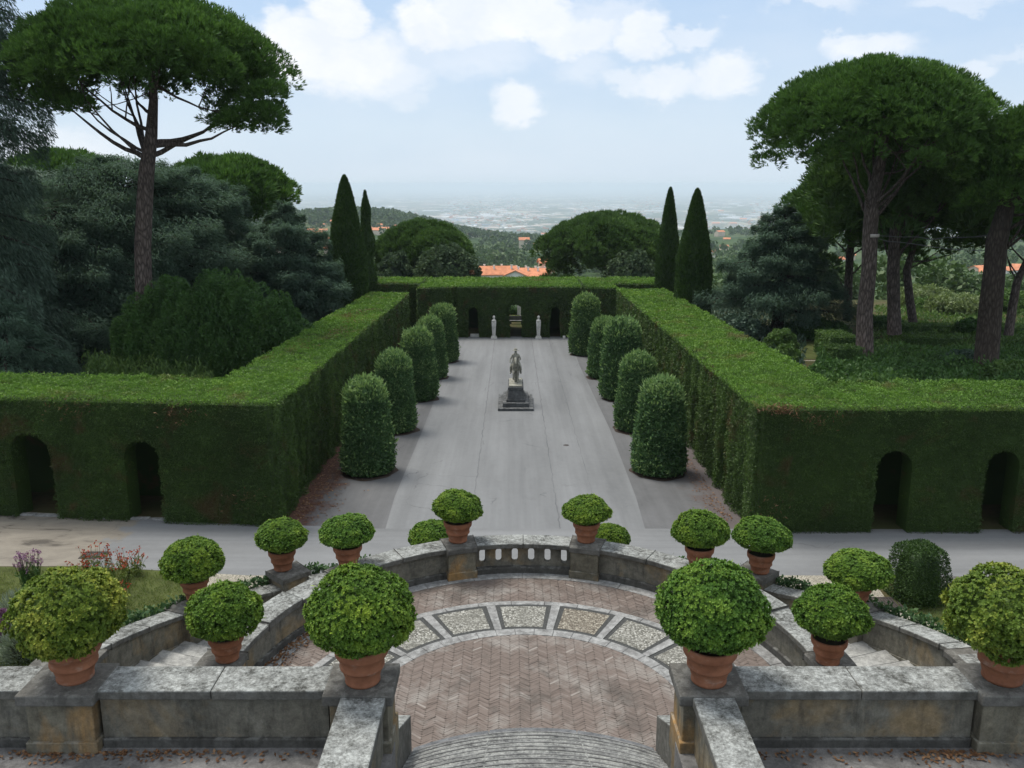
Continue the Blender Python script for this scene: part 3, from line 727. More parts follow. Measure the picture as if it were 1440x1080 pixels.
# ------------------------------------------------------------------ potted shrubs
POT = [(.235, 0), (.255, .02), (.255, .055), (.245, .07), (.285, .20), (.300, .235), (.322, .25), (.326, .275), (.312, .295), (.345, .43), (.372, .445), (.385, .47), (.392, .57), (.384, .592), (.352, .595), (.335, .56), (.33, .50)]
def pot_mesh():
    g = G(); lathe(g, POT, 40); return g
POTME = pot_mesh().mesh('pot', [M['terracotta']])
def soil_mesh():
    g = G(); V = [(0, 0, .535)]+[(.338*math.cos(2*PI*i/20), .338*math.sin(2*PI*i/20), .52) for i in range(20)]
    g.add(V, [(0, 1+i, 1+(i+1) % 20) for i in range(20)]); return g.mesh('soil', [M['twig']])
SOILME = soil_mesh()
def bush_mesh(rx, rz, nros, leafL, mat_, lump=.06, seed=1, low=.62, fine=.05):
    """dense rounded shrub: whorls of short leaves on a lumpy dome, centre at z=0"""
    g = G(); rg = np.random.default_rng(seed)
    U = unit(int(nros*1.25)); U = U[U[:, 2] > -.88][:nros]; n = len(U)
    S = np.where(U[:, 2:3] > 0, [[rx, rx, rz]], [[rx, rx, rz*low]])
    # clump structure: nearest of ~90 clump axes gives a rounded boss
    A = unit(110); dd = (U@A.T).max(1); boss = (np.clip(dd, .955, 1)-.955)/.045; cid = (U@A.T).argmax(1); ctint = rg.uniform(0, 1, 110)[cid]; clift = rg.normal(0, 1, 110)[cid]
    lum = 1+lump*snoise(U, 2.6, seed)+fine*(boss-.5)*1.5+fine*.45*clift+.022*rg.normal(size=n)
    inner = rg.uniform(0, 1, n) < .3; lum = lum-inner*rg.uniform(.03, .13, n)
    C = U*S*lum[:, None]*.955; Nn = nrm(U/S)
    ellipsoid(g, (0, 0, 0), (rx*.80, rx*.80, rz*.80), 20, 12, .03, 0, lump*.5)
    g.v[-1][:, 2] = np.where(g.v[-1][:, 2] < 0, g.v[-1][:, 2]*low, g.v[-1][:, 2])
    per = 9; idx = np.repeat(np.arange(n), per); m = len(idx)
    ax = nrm(Nn+.45*unit(n)+[0, 0, .25])
    e1 = nrm(np.cross(ax, unit(n))); e2 = np.cross(ax, e1); an = rg.uniform(0, 6.283, m); rr = np.cos(an)[:, None]*e1[idx]+np.sin(an)[:, None]*e2[idx]
    up = rg.uniform(.15, 1.1, m)[:, None]; D = nrm(rr+up*ax[idx]); P = C[idx]+D*leafL*.42
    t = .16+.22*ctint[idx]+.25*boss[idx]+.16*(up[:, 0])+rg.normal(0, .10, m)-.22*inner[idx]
    leaves(g, P, Nn[idx], leafL, leafL*.50, t=t, d=D, flat=ax[idx]*1.0)
    k = 70; q = rg.integers(0, n, k); leaves(g, C[q]+Nn[q]*.05, Nn[q], leafL*1.8, leafL*.4, .9, .5, t=rg.uniform(.6, 1, k))
    return g.mesh('crown', [mat_])
BM = [bush_mesh(.80, .70, 6200, .046, M['box'], .04, 3), bush_mesh(.82, .72, 6400, .046, M['box'], .045, 9),
      bush_mesh(.82, .62, 4600, .052, M['box2'], .10, 21, .75, .09), bush_mesh(.84, .60, 4600, .052, M['box2'], .10, 33, .8, .09),
      bush_mesh(.80, .60, 4200, .056, M['box'], .05, 41, .55, .055), bush_mesh(.80, .58, 4200, .056, M['box'], .055, 57, .55, .055)]
PG = 'potted round shrubs on the terrace walls'
def potted(label, x, y, z, bm, rx, rz, zcen, ps=1.0, rz_=None, lean=0):
    t = thing('potted_shrub', label, 'potted shrub', (x, y, z), PG)
    p = bpy.data.objects.new('pot', POTME); COL.objects.link(p); p.parent = t; p.scale = (ps, ps, ps); p.rotation_euler = (lean, lean*.6, random.uniform(0, 6))
    s = bpy.data.objects.new('soil', SOILME); COL.objects.link(s); s.parent = p
    b = bpy.data.objects.new('crown', BM[bm]); COL.objects.link(b); b.parent = t
    b.location = (0, 0, zcen); k = .875; b.scale = (rx/k, rx/k, rz/(.6 if bm > 1 else .7)); b.rotation_euler = (random.uniform(-.09, .09), random.uniform(-.09, .09), random.uniform(0, 6.3)); b.scale.x *= random.uniform(.96, 1.05); b.scale.y *= random.uniform(.96, 1.05)
    g = G(); tube(g, [(0, 0, .5), (.01, .02, zcen*.8)], [.035, .03], 7); g.obj('stem', M['barkd'], t)
    return t
potted('largest round shrub in a terracotta pot, on the pier left of the big steps', -2.17, 11.62, 5.955, 0, .83, .71, 1.03)
potted('largest round shrub in a terracotta pot, on the pier right of the big steps', 2.86, 11.62, 5.955, 1, .87, .72, 1.07)
potted('lumpy yellowish shrub in a slightly leaning terracotta pot on the left front wall', -6.40, 11.72, 5.955, 2, .83, .63, .98, 1.02, lean=.05)
potted('shrub with pale yellow leaves, potted at the right end of the front wall', 7.16, 11.68, 5.955, 3, .90, .62, 1.0, 1.08)
potted('round potted shrub on the near left end pier of the curved parapet', -6.17, 17.42, 2.965, 4, .86, .64, 1.05, .97)
potted('round potted shrub on the near right end pier of the curved parapet', 6.80, 17.3, 2.965, 5, .83, .66, 1.07, .97)
potted('shrub in a terracotta pot on the left outer stair wall, half hiding the lawn', -8.38, 21.65, 2.31, 5, .85, .62, 1.02, .95)
potted('flattened shrub in a terracotta pot on the right outer stair wall beside the gravel', 8.95, 21.25, 2.31, 4, .86, .52, .93, .95)
potted('small potted shrub on the far low pier of the left outer stair wall', -6.72, 24.15, 2.0, 4, .79, .52, .98, 1.02)
potted('small potted shrub on the far low pier of the right outer stair wall', 7.22, 23.95, 2.0, 5, .86, .60, 1.05, 1.02)
potted('wide domed shrub in a terracotta pot on the left shoulder of the curved parapet', -4.42, 22.25, 2.965, 5, .80, .50, .92, 1.0)
potted('round shrub in a terracotta pot on the right shoulder of the curved parapet', 5.02, 22.15, 2.965, 5, .81, .60, .98, 1.0)
potted('round shrub in a terracotta pot left of the six small arched openings', -1.56, 23.95, 2.965, 4, .79, .52, .98, 1.05)
potted('round shrub in a terracotta pot right of the six small arched openings', 2.14, 23.95, 2.965, 5, .73, .45, .88, 1.0)
potted('low shrub peeping over the curved parapet behind its left centre pot', -2.52, 26.35, 1.2, 4, .80, .55, .85, 1.0)
potted('low shrub peeping over the curved parapet behind its right centre pot', 3.12, 26.35, 1.2, 5, .70, .5, .80, .95)
potted('terracotta pot half hidden behind the yellow-leaved shrub on the right', *pol(rout(4)+.58, 4.0), 2.965, 4, .52, .40, .85, 1.0)
print('pots', time.time()-T0)

# ------------------------------------------------------------------ hedges
def outline(L, zb, zt, arches):
    pts = [(0, zb(0)-.4)]
    for (s0, s1, h) in sorted(arches):
        r = (s1-s0)/2; c = (s0+s1)/2
        pts.append((s0, zb(s0)-.4))
        for k in range(0, 9):
            a = PI-PI*k/8; pts.append((c+r*math.cos(a), zb(c)+h-r+r*math.sin(a)))
        pts.append((s1, zb(s1)-.4))
    pts += [(L, zb(L)-.4), (L, zt(L)), (0, zt(0))]
    return pts
def in_arch(s, z, zb, arches):
    k = np.zeros(len(s), bool)
    for (s0, s1, h) in arches:
        r = (s1-s0)/2; c = (s0+s1)/2; zz = z-zb
        k |= (np.abs(s-c) < r) & ((zz < h-r) | (np.hypot(s-c, zz-(h-r)) < r))
    return k
def hedge_wall(g, O, A, B, L, D, zb, zt, arches, dens, size, faces=('front', 'top'), back_arches=None, rib=0., thick=.9, seed=0, join=0., skip=0., base0=0):
    """straight clipped hedge with a hollow walk inside: O corner, A along, B depth (both unit xy)"""
    A3 = np.array([A[0], A[1], 0.]); B3 = np.array([B[0], B[1], 0.]); O3 = np.array([O[0], O[1], 0.])
    pt = lambda s, d, z: O3+A3*s+B3*d+np.array([0, 0, z])
    ins = .20
    ol = outline(L, zb, lambda s: zt(s)-ins, arches)
    st = base0 if base0 else (.40 if 'start' not in faces else .05)
    cut = lambda o_: [(min(max(s, st), L-.05), z) for s, z in o_]
    prism(g, [pt(s, ins, z) for s, z in cut(ol)], B3*thick, .1, 0)
    ol = outline(L, zb, lambda s: zt(s)-ins, back_arches or [])
    prism(g, [pt(s+join*(1 if s < 1 else 0), D-thick-ins, z) for s, z in cut(ol)], B3*thick, .1, 0)
    hexa(g, [pt(st, thick, zt(0)-.9), pt(L-.05, thick, zt(L)-.9), pt(L-.05, D-thick, zt(L)-.9), pt(st, D-thick, zt(0)-.9), pt(st, thick, zt(0)-ins-.03), pt(L-.05, thick, zt(L)-ins-.03), pt(L-.05, D-thick, zt(L)-ins-.03), pt(st, D-thick, zt(0)-ins-.03)], .1, 0)
    def spray(P, Nv, dn, sz, out=.55, rnd=1., mm=0, amp=.10, fl=None):
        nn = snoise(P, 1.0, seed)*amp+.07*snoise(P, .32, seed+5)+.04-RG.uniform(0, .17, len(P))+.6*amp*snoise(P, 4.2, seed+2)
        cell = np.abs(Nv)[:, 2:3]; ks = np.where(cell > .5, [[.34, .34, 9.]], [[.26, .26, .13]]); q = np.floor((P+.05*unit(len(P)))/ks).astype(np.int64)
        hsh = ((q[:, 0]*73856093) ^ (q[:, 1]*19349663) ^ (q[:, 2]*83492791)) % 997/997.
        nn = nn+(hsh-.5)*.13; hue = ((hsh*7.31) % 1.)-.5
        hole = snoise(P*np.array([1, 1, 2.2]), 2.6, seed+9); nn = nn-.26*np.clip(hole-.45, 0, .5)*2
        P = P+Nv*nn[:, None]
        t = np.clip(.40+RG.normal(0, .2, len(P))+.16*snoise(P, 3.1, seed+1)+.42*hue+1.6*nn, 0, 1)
        leaves(g, P, Nv, sz, sz*.42, out, rnd, t=t, m=mm)
    fdens = lambda Y: dens*np.clip((33/Y), .2, 1)**1.6
    def sample(w, h, ymid):
        n = int(w*h*dens); return RG.uniform(0, 1, n)*w, RG.uniform(0, 1, n)*h
    def thin(P):  # fewer, larger sprays farther away
        keep = RG.uniform(0, 1, len(P)) < np.clip(36/np.maximum(P[:, 1], 1), .1, 1)**1.7
        return P[keep]
    def szof(P): return size*np.clip(P[:, 1]/36, .9, 3)**.85
    zbv = np.vectorize(zb); ztv = np.vectorize(zt)
    if 'front' in faces:
        s, v = sample(L, zt(0)-zb(0)+.3, 0); z = zbv(s)-.1+v; k = (z < ztv(s)) & ~in_arch(s, z, zbv(s), arches); s, z = s[k], z[k]
        ribo = -rib*np.abs(np.sin(s*1.25+.6*np.sin(s*.37+seed)))**6
        P = O3+A3*s[:, None]+B3*(-ribo[:, None]-.0)+np.c_[0*s, 0*s, z]
        P = thin(P); spray(P, np.tile(-B3, (len(P), 1)), 0, szof(P))
    if 'top' in faces:
        s, d = sample(L, D, 0); k = s > skip; s, d = s[k], d[k]; z = ztv(s)
        P = thin(O3+A3*s[:, None]+B3*d[:, None]+np.c_[0*s, 0*s, z])
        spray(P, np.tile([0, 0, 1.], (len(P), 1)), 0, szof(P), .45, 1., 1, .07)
    if 'back' in faces:
        s, v = sample(L, zt(0)-zb(0), 0); z = zbv(s)+v; k = ~in_arch(s, z, zbv(s), back_arches or []); s, z = s[k], z[k]
        P = thin(O3+A3*s[:, None]+B3*(D+0*s[:, None])+np.c_[0*s, 0*s, z])[::2]
        spray(P, np.tile(B3, (len(P), 1)), 0, szof(P)*1.4)
    for nm, s0, sg in (('start', 0, -1), ('end', L, 1)):
        if nm in faces:
            d, v = sample(D, zt(s0)-zb(s0)+.2, 0); z = zb(s0)-.1+v
            P = thin(O3+A3*s0+B3*d[:, None]+np.c_[0*d, 0*d, z]); spray(P, np.tile(A3*sg, (len(P), 1)), 0, szof(P))
    # foliage lining the arches
    for (s0, s1, h) in arches:
        r = (s1-s0)/2; c = (s0+s1)/2; per = 2*(h-r)+PI*r; n = int(per*thick*dens*.6); u = RG.uniform(0, per, n); d = RG.uniform(0, thick, n)
        X = np.where(u < h-r, s0, np.where(u > per-(h-r), s1, c-r*np.cos((u-(h-r))/r))); Z = np.where(u < h-r, u, np.where(u > per-(h-r), per-u, h-r+r*np.sin(np.clip((u-(h-r))/r, 0, PI))))
        Nx = np.where(u < h-r, 1., np.where(u > per-(h-r), -1., np.cos(np.clip((u-(h-r))/r, 0, PI)))); Nz = np.where((u < h-r) | (u > per-(h-r)), 0., -np.sin(np.clip((u-(h-r))/r, 0, PI)))
        P = O3+A3*X[:, None]+B3*d[:, None]+np.c_[0*X, 0*X, Z+zb(c)]
        spray(P, A3*Nx[:, None]+np.c_[0*X, 0*X, Nz], 0, szof(P), .7)
    # ragged tufts along the front top edge
    s = RG.uniform(0, L, int(L*26)); P = O3+A3*s[:, None]+B3*RG.uniform(-.04, .12, len(s))[:, None]+np.c_[0*s, 0*s, ztv(s)+RG.uniform(-.12, .05, len(s))]
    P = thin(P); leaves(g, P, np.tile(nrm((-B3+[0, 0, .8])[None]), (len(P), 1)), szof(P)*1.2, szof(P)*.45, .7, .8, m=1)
SL = .026
HM = [M['yew'], M['yew_top_lit']]
def slope(y0, dy): return (lambda s: -SL*max(0, (y0+dy*s)-32)), (lambda s: 5.0-SL*max(0, (y0+dy*s)-32))
def side_arches(ys, w=1.05, h=3.3): return [(y-w/2, y+w/2, h) for y in ys]
# right
g = G(); zb, zt = slope(32, 0)
hedge_wall(g, (9.0, 31.68), (1, 0), (0, 1), 18, 4.5, zb, zt, [(4.75, 6.1, 3.25), (8.85, 10.15, 3.25), (12.9, 14.2, 3.25)], 820, .088, ('front', 'top'), seed=2, join=3.6)
zb, zt = slope(31.68, 1)
hedge_wall(g, (9.0, 31.68), (.011, 1), (1, -.011), 49, 4.4, zb, zt, [(a, a+.95, 3.3) for a in (4.6, 7.9, 11.2, 16.2, 21.0, 26, 31)], 820, .088, ('front', 'top'), rib=.16, skip=4.4, base0=.7, seed=3, join=3.7)
def bare(g, c, rr, n):
    P = np.array(c)+RG.normal(0, 1, (n, 3))*np.array(rr); leaves(g, P, np.tile([0, -.6, .5], (n, 1)), .14, .03, .6, 1, m=2)
bare(g, (9.9, 31.70, 4.92), (.40, .10, .09), 420); bare(g, (11.3, 31.66, 4.5), (.5, .05, .2), 70); bare(g, (9.9, 31.64, 1.0), (.4, .05, .4), 60)
HM = HM+[M['dryleaf']]
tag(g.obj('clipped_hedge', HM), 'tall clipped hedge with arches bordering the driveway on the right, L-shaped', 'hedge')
# left
an = rad(5.4)
g = G(); zb, zt = slope(32, 0)
hedge_wall(g, (-8.95, 32.3), (-math.cos(an), math.sin(an)), (math.sin(an), math.cos(an)), 18, 4.4, zb, zt, [(4.75, 6.25, 3.35), (9.2, 10.9, 3.55), (13.5, 15, 3.4)], 820, .088, ('front', 'top'), seed=5, join=2.7)
zb, zt = slope(32.3, 1)
hedge_wall(g, (-8.95, 32.3), (0, 1), (-1, 0), 44.5, 3.5, zb, zt, [(a, a+.95, 3.3) for a in (4.4, 7.6, 11, 16, 21, 26, 31)], 820, .088, ('front', 'top', 'end'), rib=.16, skip=4.3, base0=.9, seed=6, join=3.6)
for x_, z_, sx_, n_ in ((-12.6, 4.4, .5, 70), (-17.0, 4.6, .7, 80), (-10.2, 1.2, .5, 50)): bare(g, (x_, 32.3+(-x_-8.95)*.0945-.02, z_), (sx_, .05, .25), n_)
for x_, y_, n_ in ((-10.2, 52, 220), (-10.8, 60, 320), (-10.0, 57, 200), (-11.2, 45, 120)): bare(g, (x_, y_, 5.03-SL*(y_-32)), (.6, 1.3, .05), n_)
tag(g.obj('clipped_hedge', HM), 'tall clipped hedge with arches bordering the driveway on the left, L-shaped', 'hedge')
# back: shallow exedra in three straight runs with three arches, plus wings
g = G(); flat = (lambda s: -1.4), (lambda s: 3.62)
B0 = [(-8.9, 82.6), (-5.6, 83.9), (6.6, 83.9), (9.8, 82.4)]
for i in range(3):
    p, q = np.array(B0[i]), np.array(B0[i+1]); L = np.linalg.norm(q-p); A = (q-p)/L; Bv = np.array([0., 1.])
    ar = [(1.35, 2.45, 3.0), (5.35, 6.6, 3.3), (9.2, 10.3, 3.1)] if i == 1 else []
    hedge_wall(g, p, A, Bv, L, 8.6, *flat, ar, 820, .088, ('front', 'top', 'start') if i != 1 else ('front', 'top'), back_arches=[(5.2, 6.8, 3.5)] if i == 1 else None, seed=8+i)
zb, zt = (lambda s: -1.5), (lambda s: 3.75)
hedge_wall(g, (-14.2, 85.6), (1, 0), (0, 1), 5.6, 5.5, zb, zt, [], 820, .088, ('front', 'top', 'end'), seed=12)
hedge_wall(g, (9.7, 85.2), (1, 0), (0, 1), 5.0, 5.8, zb, zt, [], 820, .088, ('front', 'top'), seed=13)
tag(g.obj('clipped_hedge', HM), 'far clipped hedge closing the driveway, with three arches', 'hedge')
print('hedges', time.time()-T0)

# ------------------------------------------------------------------ topiary columns
def column_mesh(r, h, seed, mat_=None):
    g = G(); rg = np.random.default_rng(seed); n = 15000
    hc = h-r*.85
    u = rg.uniform(0, 1, n); a = rg.uniform(0, 2*PI, n); cap = u > .80
    z = np.where(cap, 0, rg.uniform(.04, 1, n)*hc); b = np.arcsin(rg.uniform(0, 1, n))
    rr = r*(1.04-.23*np.clip(z/hc, 0, 1)**1.7)*np.where(z < .5, .90+.2*z, 1)
    C = np.where(cap[:, None], np.c_[.81*r*np.cos(b)*np.cos(a), .81*r*np.cos(b)*np.sin(a), hc+.85*r*np.sin(b)], np.c_[rr*np.cos(a), rr*np.sin(a), z])
    Nn = np.where(cap[:, None], np.c_[np.cos(b)*np.cos(a), np.cos(b)*np.sin(a), np.sin(b)], np.c_[np.cos(a), np.sin(a), 0*a])
    C = C+Nn*(snoise(C, 1.6, seed)*.09+.05*snoise(C, 5, seed+3)+rg.normal(0, .06, n))[:, None]
    t = .30+rg.normal(0, .18, n)+.2*snoise(C, 2.2, seed+7)+(rg.uniform(0, 1, n) > .9)*.45+.22*cap
    leaves(g, C, Nn, .15, .075, .55, 1., t=t)
    k = 520; q = rg.choice(n, k, p=(1+5*cap)/np.sum(1+5*cap)); leaves(g, C[q]+Nn[q]*.1, Nn[q]+[0, 0, .8], .3, .08, 1, .5, t=rg.uniform(.6, 1, k))
    prof = [(r*.84*(1.04-.23*(s/hc)**1.7)*(.9+.1*min(1, s/.5)), s) for s in np.linspace(.03, hc, 8)]+[(r*.66*math.cos(q), hc+.72*r*math.sin(q)) for q in (.4, .8, 1.2, 1.5)]
    lathe(g, prof, 20, t=.08)
    return g.mesh('crown', [M['laurel']])
CM = [column_mesh(1.16, 4.55, 71), column_mesh(1.16, 4.6, 83), column_mesh(1.16, 4.5, 97)]
TG = 'domed evergreen columns along the driveway'
LW = ['nearest', 'second', 'third', 'fourth', 'farthest']
for side, lst in (('left', [(-6.75, 39.7, 1.0), (-6.55, 47.7, .97), (-6.1, 56.1, 1.03), (-5.95, 63.6, .98), (-5.6, 70.6, 1.0)]), ('right', [(6.9, 39.7, 1.0), (6.95, 47.9, .96), (7.15, 56.2, 1.12), (6.75, 63.6, .98), (6.25, 74.0, 1.12)])):
    for i, (x, y, s) in enumerate(lst):
        t = thing('topiary_column', f'{LW[i]} domed evergreen column on the {side} edge of the driveway', 'topiary', (x, y, gz(0, y)), TG, random.uniform(0, 6)); t.rotation_euler.x = random.uniform(-.02, .02); t.rotation_euler.y = random.uniform(-.02, .02)
        c = bpy.data.objects.new('crown', CM[(i+(side == 'right')*2) % 3]); COL.objects.link(c); c.parent = t; c.scale = (s, s, s*(1.0 if side == 'left' or i != 2 else 1.02))
        g = G(); tube(g, [(0, 0, -.1), (0, 0, .6)], [.12, .10], 8); g.obj('trunk', M['barkd'], t)
        g = G(); rr_ = [1.32*(1+.06*math.sin(3*q+i)+.04*math.sin(7*q+2*i)) for q in np.arange(0, 6.28, .2)]
        g.add([(x+r_*math.cos(q), y+r_*math.sin(q), gz(0, y+r_*math.sin(q))+.011) for r_, q in zip(rr_, np.arange(0, 6.28, .2))], [tuple(range(len(rr_)))]); tag(g.obj('soil_bed', M['soilbed']), kind='structure')

# clipped conical yew by the road on the right
def clipped_yew():
    t = thing('clipped_yew', 'dark green clipped block-shaped bush on the lawn by the road', 'topiary', (13.0, 26.3, 0), None, rad(12))
    g = G(); n = 9000; a = RG.uniform(0, 2*PI, n); z = RG.uniform(0, 1, n)
    def rr(a, z): 
        k = 1/np.maximum(np.abs(np.cos(a)), np.abs(np.sin(a)))**.93
        return .72*k*np.where(z < .25, .98+.08*(z/.25), 1.06-.27*((z-.25)/.75)**1.5)
    top = RG.uniform(0, 1, n) > .8
    R_ = rr(a, np.where(top, 1, z)); q = np.where(top, np.sqrt(RG.uniform(0, 1, n)), 1.)
    C = np.c_[R_*q*np.cos(a), R_*q*np.sin(a), np.where(top, 1, z)*1.72+np.where(top, .1*(1-q**2), 0)]
    Nn = np.where(top[:, None], [[0, 0, 1.]], nrm(np.c_[np.cos(a), np.sin(a), .35+0*a]))
    C = C+Nn*(RG.normal(0, .02, n)+.03*snoise(C, 2.4, 4))[:, None]
    leaves(g, C, Nn, .10, .034, .8, .8)
    lathe(g, [(.64, .02), (.70, .6), (.60, 1.2), (.50, 1.6), (.3, 1.62)], 20, t=.1)
    g.obj('crown', M['cyp'], t); g = G(); tube(g, [(0, 0, -.1), (0, 0, .5)], [.09, .08], 8); g.obj('trunk', M['barkd'], t)
clipped_yew()
print('cols', time.time()-T0)

# ------------------------------------------------------------------ trees
def tufts(g, P, D, nb, L, W, tc, spread=.55, m=0):
    """needle tufts: nb narrow blades per tuft"""
    idx = np.repeat(np.arange(len(P)), nb); n = len(idx)
    d = nrm(D[idx]+unit(n)*spread)
    l = L*RG.uniform(.7, 1.25, (n, 1)); S = nrm(np.cross(d, unit(n)))*W
    b = P[idx]
    V = np.stack([b-S*.35, b+d*l*.55+S*.5, b+d*l, b+d*l*.55-S*.5], 1).reshape(-1, 3)
    g.add(V, np.arange(4*n).reshape(n, 4), np.clip(tc[idx]+RG.normal(0, .12, n), 0, 1), m)
def puff_crown(g, puffs, per, nb, L, W, up=.5, flat=.75):
    for (c, r, tt) in puffs:
        U = unit(per); U[:, 2] = np.where(U[:, 2] < -.35, -U[:, 2], U[:, 2])
        P = np.array(c)+U*np.array([r, r, r*flat])*RG.uniform(.72, 1.02, (per, 1))
        D = nrm(U+[0, 0, up]); tufts(g, P, D, nb, L, W, np.full(per, tt)+.12*RG.normal(size=per))
def umbrella(c, rx, rz, n, pr, lower=.35, ry=None, seed=0, rim=.45):
    rg = random.Random(seed); out = []; ry = ry or rx; k = 0
    lob = [rg.uniform(0, 6.28) for _ in range(3)]
    for i in range(n):
        u = (i+.5)/n; rr = math.sqrt(u)*.97; a = i*2.39996+rg.uniform(-.2, .2)
        ed = 1+.07*math.sin(2*a+lob[0])+.05*math.sin(5*a+lob[1])
        z = rz*math.sqrt(max(0, 1-rr**2.3))
        p = (c[0]+rx*rr*ed*math.cos(a), c[1]+ry*rr*ed*math.sin(a), c[2]+z*(1+.06*math.sin(3*a+lob[2])))
        out.append((p, pr*rg.uniform(.8, 1.25), rg.uniform(.25, .75)))
        if rr > rim:  # hanging rim and underside
            out.append(((c[0]+rx*rr*ed*.93*math.cos(a+.1), c[1]+ry*rr*ed*.93*math.sin(a+.1), c[2]+z-lower*rz*rg.uniform(.35, 1)*rr), pr*rg.uniform(.75, 1.1), rg.uniform(.2, .6)))
        elif rg.random() < .5:
            out.append(((c[0]+rx*rr*math.cos(a), c[1]+ry*rr*math.sin(a), c[2]+z-pr*1.3), pr*rg.uniform(.8, 1.1), rg.uniform(.15, .5)))
    return out
def limb_path(a, b, sag=.12, n=6):
    a, b = Vector(a), Vector(b); L = (b-a).length
    return [tuple(a.lerp(b, k/n)+Vector((0, 0, -sag*L*math.sin(PI*k/n)))+Vector([random.uniform(-.014, .014)*L for _ in range(3)])*(0 < k < n)) for k in range(n+1)]
def stone_pine(label, trunk, tr, fork_i, crown, rx, rz, npf=120, per=62, nb=6, L=.5, W=.085, ry=None, pr=None, seed=1, nl=12, bk='bark', mt='pine', lower=.35, extra=(), lr=.4, rim=.45):
    x, y, z = trunk[0]
    t = thing('stone_pine', label, 'tree', (x, y, z), None); o = (-x, -y, -z)
    random.seed(seed*7+1)
    g = G(); tube(g, trunk, tr, 14, wob=.04); 
    pf = umbrella(crown, rx, rz, npf, pr or rx*.155, lower, ry, seed, rim)+list(extra)
    # fine dead twigs under the crown share the trunk's bark
    tm = g
    lbs = []
    for (ec, er, et) in list(extra)[::7]:
        gl = G(); f = Vector(trunk[fork_i]).lerp(Vector(trunk[fork_i+1]), random.uniform(.1, 1.)); tube(gl, limb_path(f, ec, .06, 7), [.17, .15, .13, .11, .09, .07, .05, .03], 7, wob=.05); lbs.append(gl)
    low = sorted(pf, key=lambda p: p[0][2])[:len(pf)*2//3]
    fk = trunk[fork_i]
    for k in range(nl):
        p = low[int(len(low)*(k+.5)/nl*.999)][0]; p = tuple(np.array(crown)*.28+np.array(p)*.72)
        f = Vector(fk).lerp(Vector(trunk[-1]), random.uniform(0, .9))
        gl = G(); pth = limb_path(f, p, .07, 6); r0 = max(tr[-1], .2)*lr*random.uniform(.7, 1.15)
        tube(gl, pth, [r0*(1-.13*i) for i in range(7)], 7, wob=.05)
        for q in range(5):
            s = Vector(pth[2+q % 4]); e = random.choice(low)[0]
            if (Vector(e)-s).length < rx*.75: tube(gl, limb_path(s, e, .05, 4), [r0*.42, r0*.33, r0*.25, r0*.18, r0*.1], 5)
        lbs.append(gl)
    g.obj('trunk', M[bk], t, o)
    for gl in lbs: gl.obj('limb', M['barkd'] if bk == 'barkd' else M['bark'], t, o)
    g = G(); puff_crown(g, pf, per, nb, L, W); g.obj('crown', M[mt], t, o)
    return t
V3 = lambda v: tuple(v)
# big pine, left
Y = 54.; b = at(205, 520, Y); b.z = 2.2
stone_pine('large umbrella pine with a tall bare trunk standing behind the left hedge',
    [V3(b), V3(at(203, 440, Y)), V3(at(201, 350, Y)), V3(at(203, 290, Y)), V3(at(206, 240, Y)), V3(at(213, 190, Y)), V3(at(216, 140, Y)), V3(at(214, 85, Y))],
    [.58, .51, .48, .47, .44, .35, .24, .08], 4, V3(at(216, 150, Y)), 6.75, 4.75, 170, 135, 6, .31, .055, pr=1.25, seed=4, nl=11, lower=.22, lr=.62, rim=.35, extra=[(V3(at(random.uniform(305, 390), random.uniform(132, 184), 54+random.uniform(-2.5, 2.5))), random.uniform(.75, 1.1), .4) for _ in range(19)]+[(V3(at(random.uniform(50, 130), random.uniform(135, 158), 54+random.uniform(-3, 3))), random.uniform(.8, 1.1), .4) for _ in range(9)])
# right pines
Y = 56.; b = at(1215, 512, Y); b.z = 2.1
stone_pine('large umbrella pine with a mottled pale trunk behind the right hedge',
    [V3(b), V3(at(1216, 440, Y)), V3(at(1222, 380, Y)), V3(at(1224, 325, Y)), V3(at(1226, 285, Y)), V3(at(1236, 240, Y)), V3(at(1245, 190, Y)), V3(at(1243, 140, Y))],
    [.57, .50, .46, .46, .42, .34, .22, .08], 3, V3(at(1226, 228, Y)), 6.4, 4.9, 160, 135, 6, .31, .055, pr=1.25, seed=9, nl=14, lower=.38, lr=.6, rim=.35)
Y = 52.; b = at(1388, 500, Y); b.z = 2.0
stone_pine('umbrella pine with a thick dark trunk at the right edge behind the hedge',
    [V3(b), V3(at(1392, 440, Y)), V3(at(1398, 385, Y)), V3(at(1402, 340, Y)), V3(at(1420, 270, Y)), V3(at(1430, 220, Y))],
    [.70, .64, .60, .58, .4, .24], 2, V3(at(1482, 278, Y)), 4.4, 4.4, 120, 125, 6, .31, .055, pr=1.15, seed=14, nl=12, bk='barkd', lower=.6, lr=.5)
# shorter dark pines behind them
Y = 66.; b = at(1257, 480, Y); b.z = 2.0
stone_pine('shaded pine with a straight grey trunk between the two right pines',
    [V3(b), V3(at(1257, 430, Y)), V3(at(1256, 380, Y)), V3(at(1258, 330, Y)), V3(at(1262, 270, Y))], [.52, .46, .44, .4, .3], 2, V3(at(1268, 320, Y)), 6.6, 7.0, 120, 60, 6, .6, .10, pr=1.5, seed=19, nl=9, mt='pine2', lower=.5)
Y = 72.; b = at(1284, 470, Y); b.z = 1.6
stone_pine('slender leaning pine trunk with a low dark crown behind the right pines',
    [V3(b), V3(at(1279, 420, Y)), V3(at(1275, 380, Y)), V3(at(1290, 330, Y))], [.36, .32, .3, .2], 2, V3(at(1315, 345, Y)), 4.6, 5.0, 60, 60, 6, .6, .11, pr=1.5, seed=23, nl=6, mt='pine2', lower=.5)
Y = 76.; b = at(1190, 465, Y); b.z = 1.5
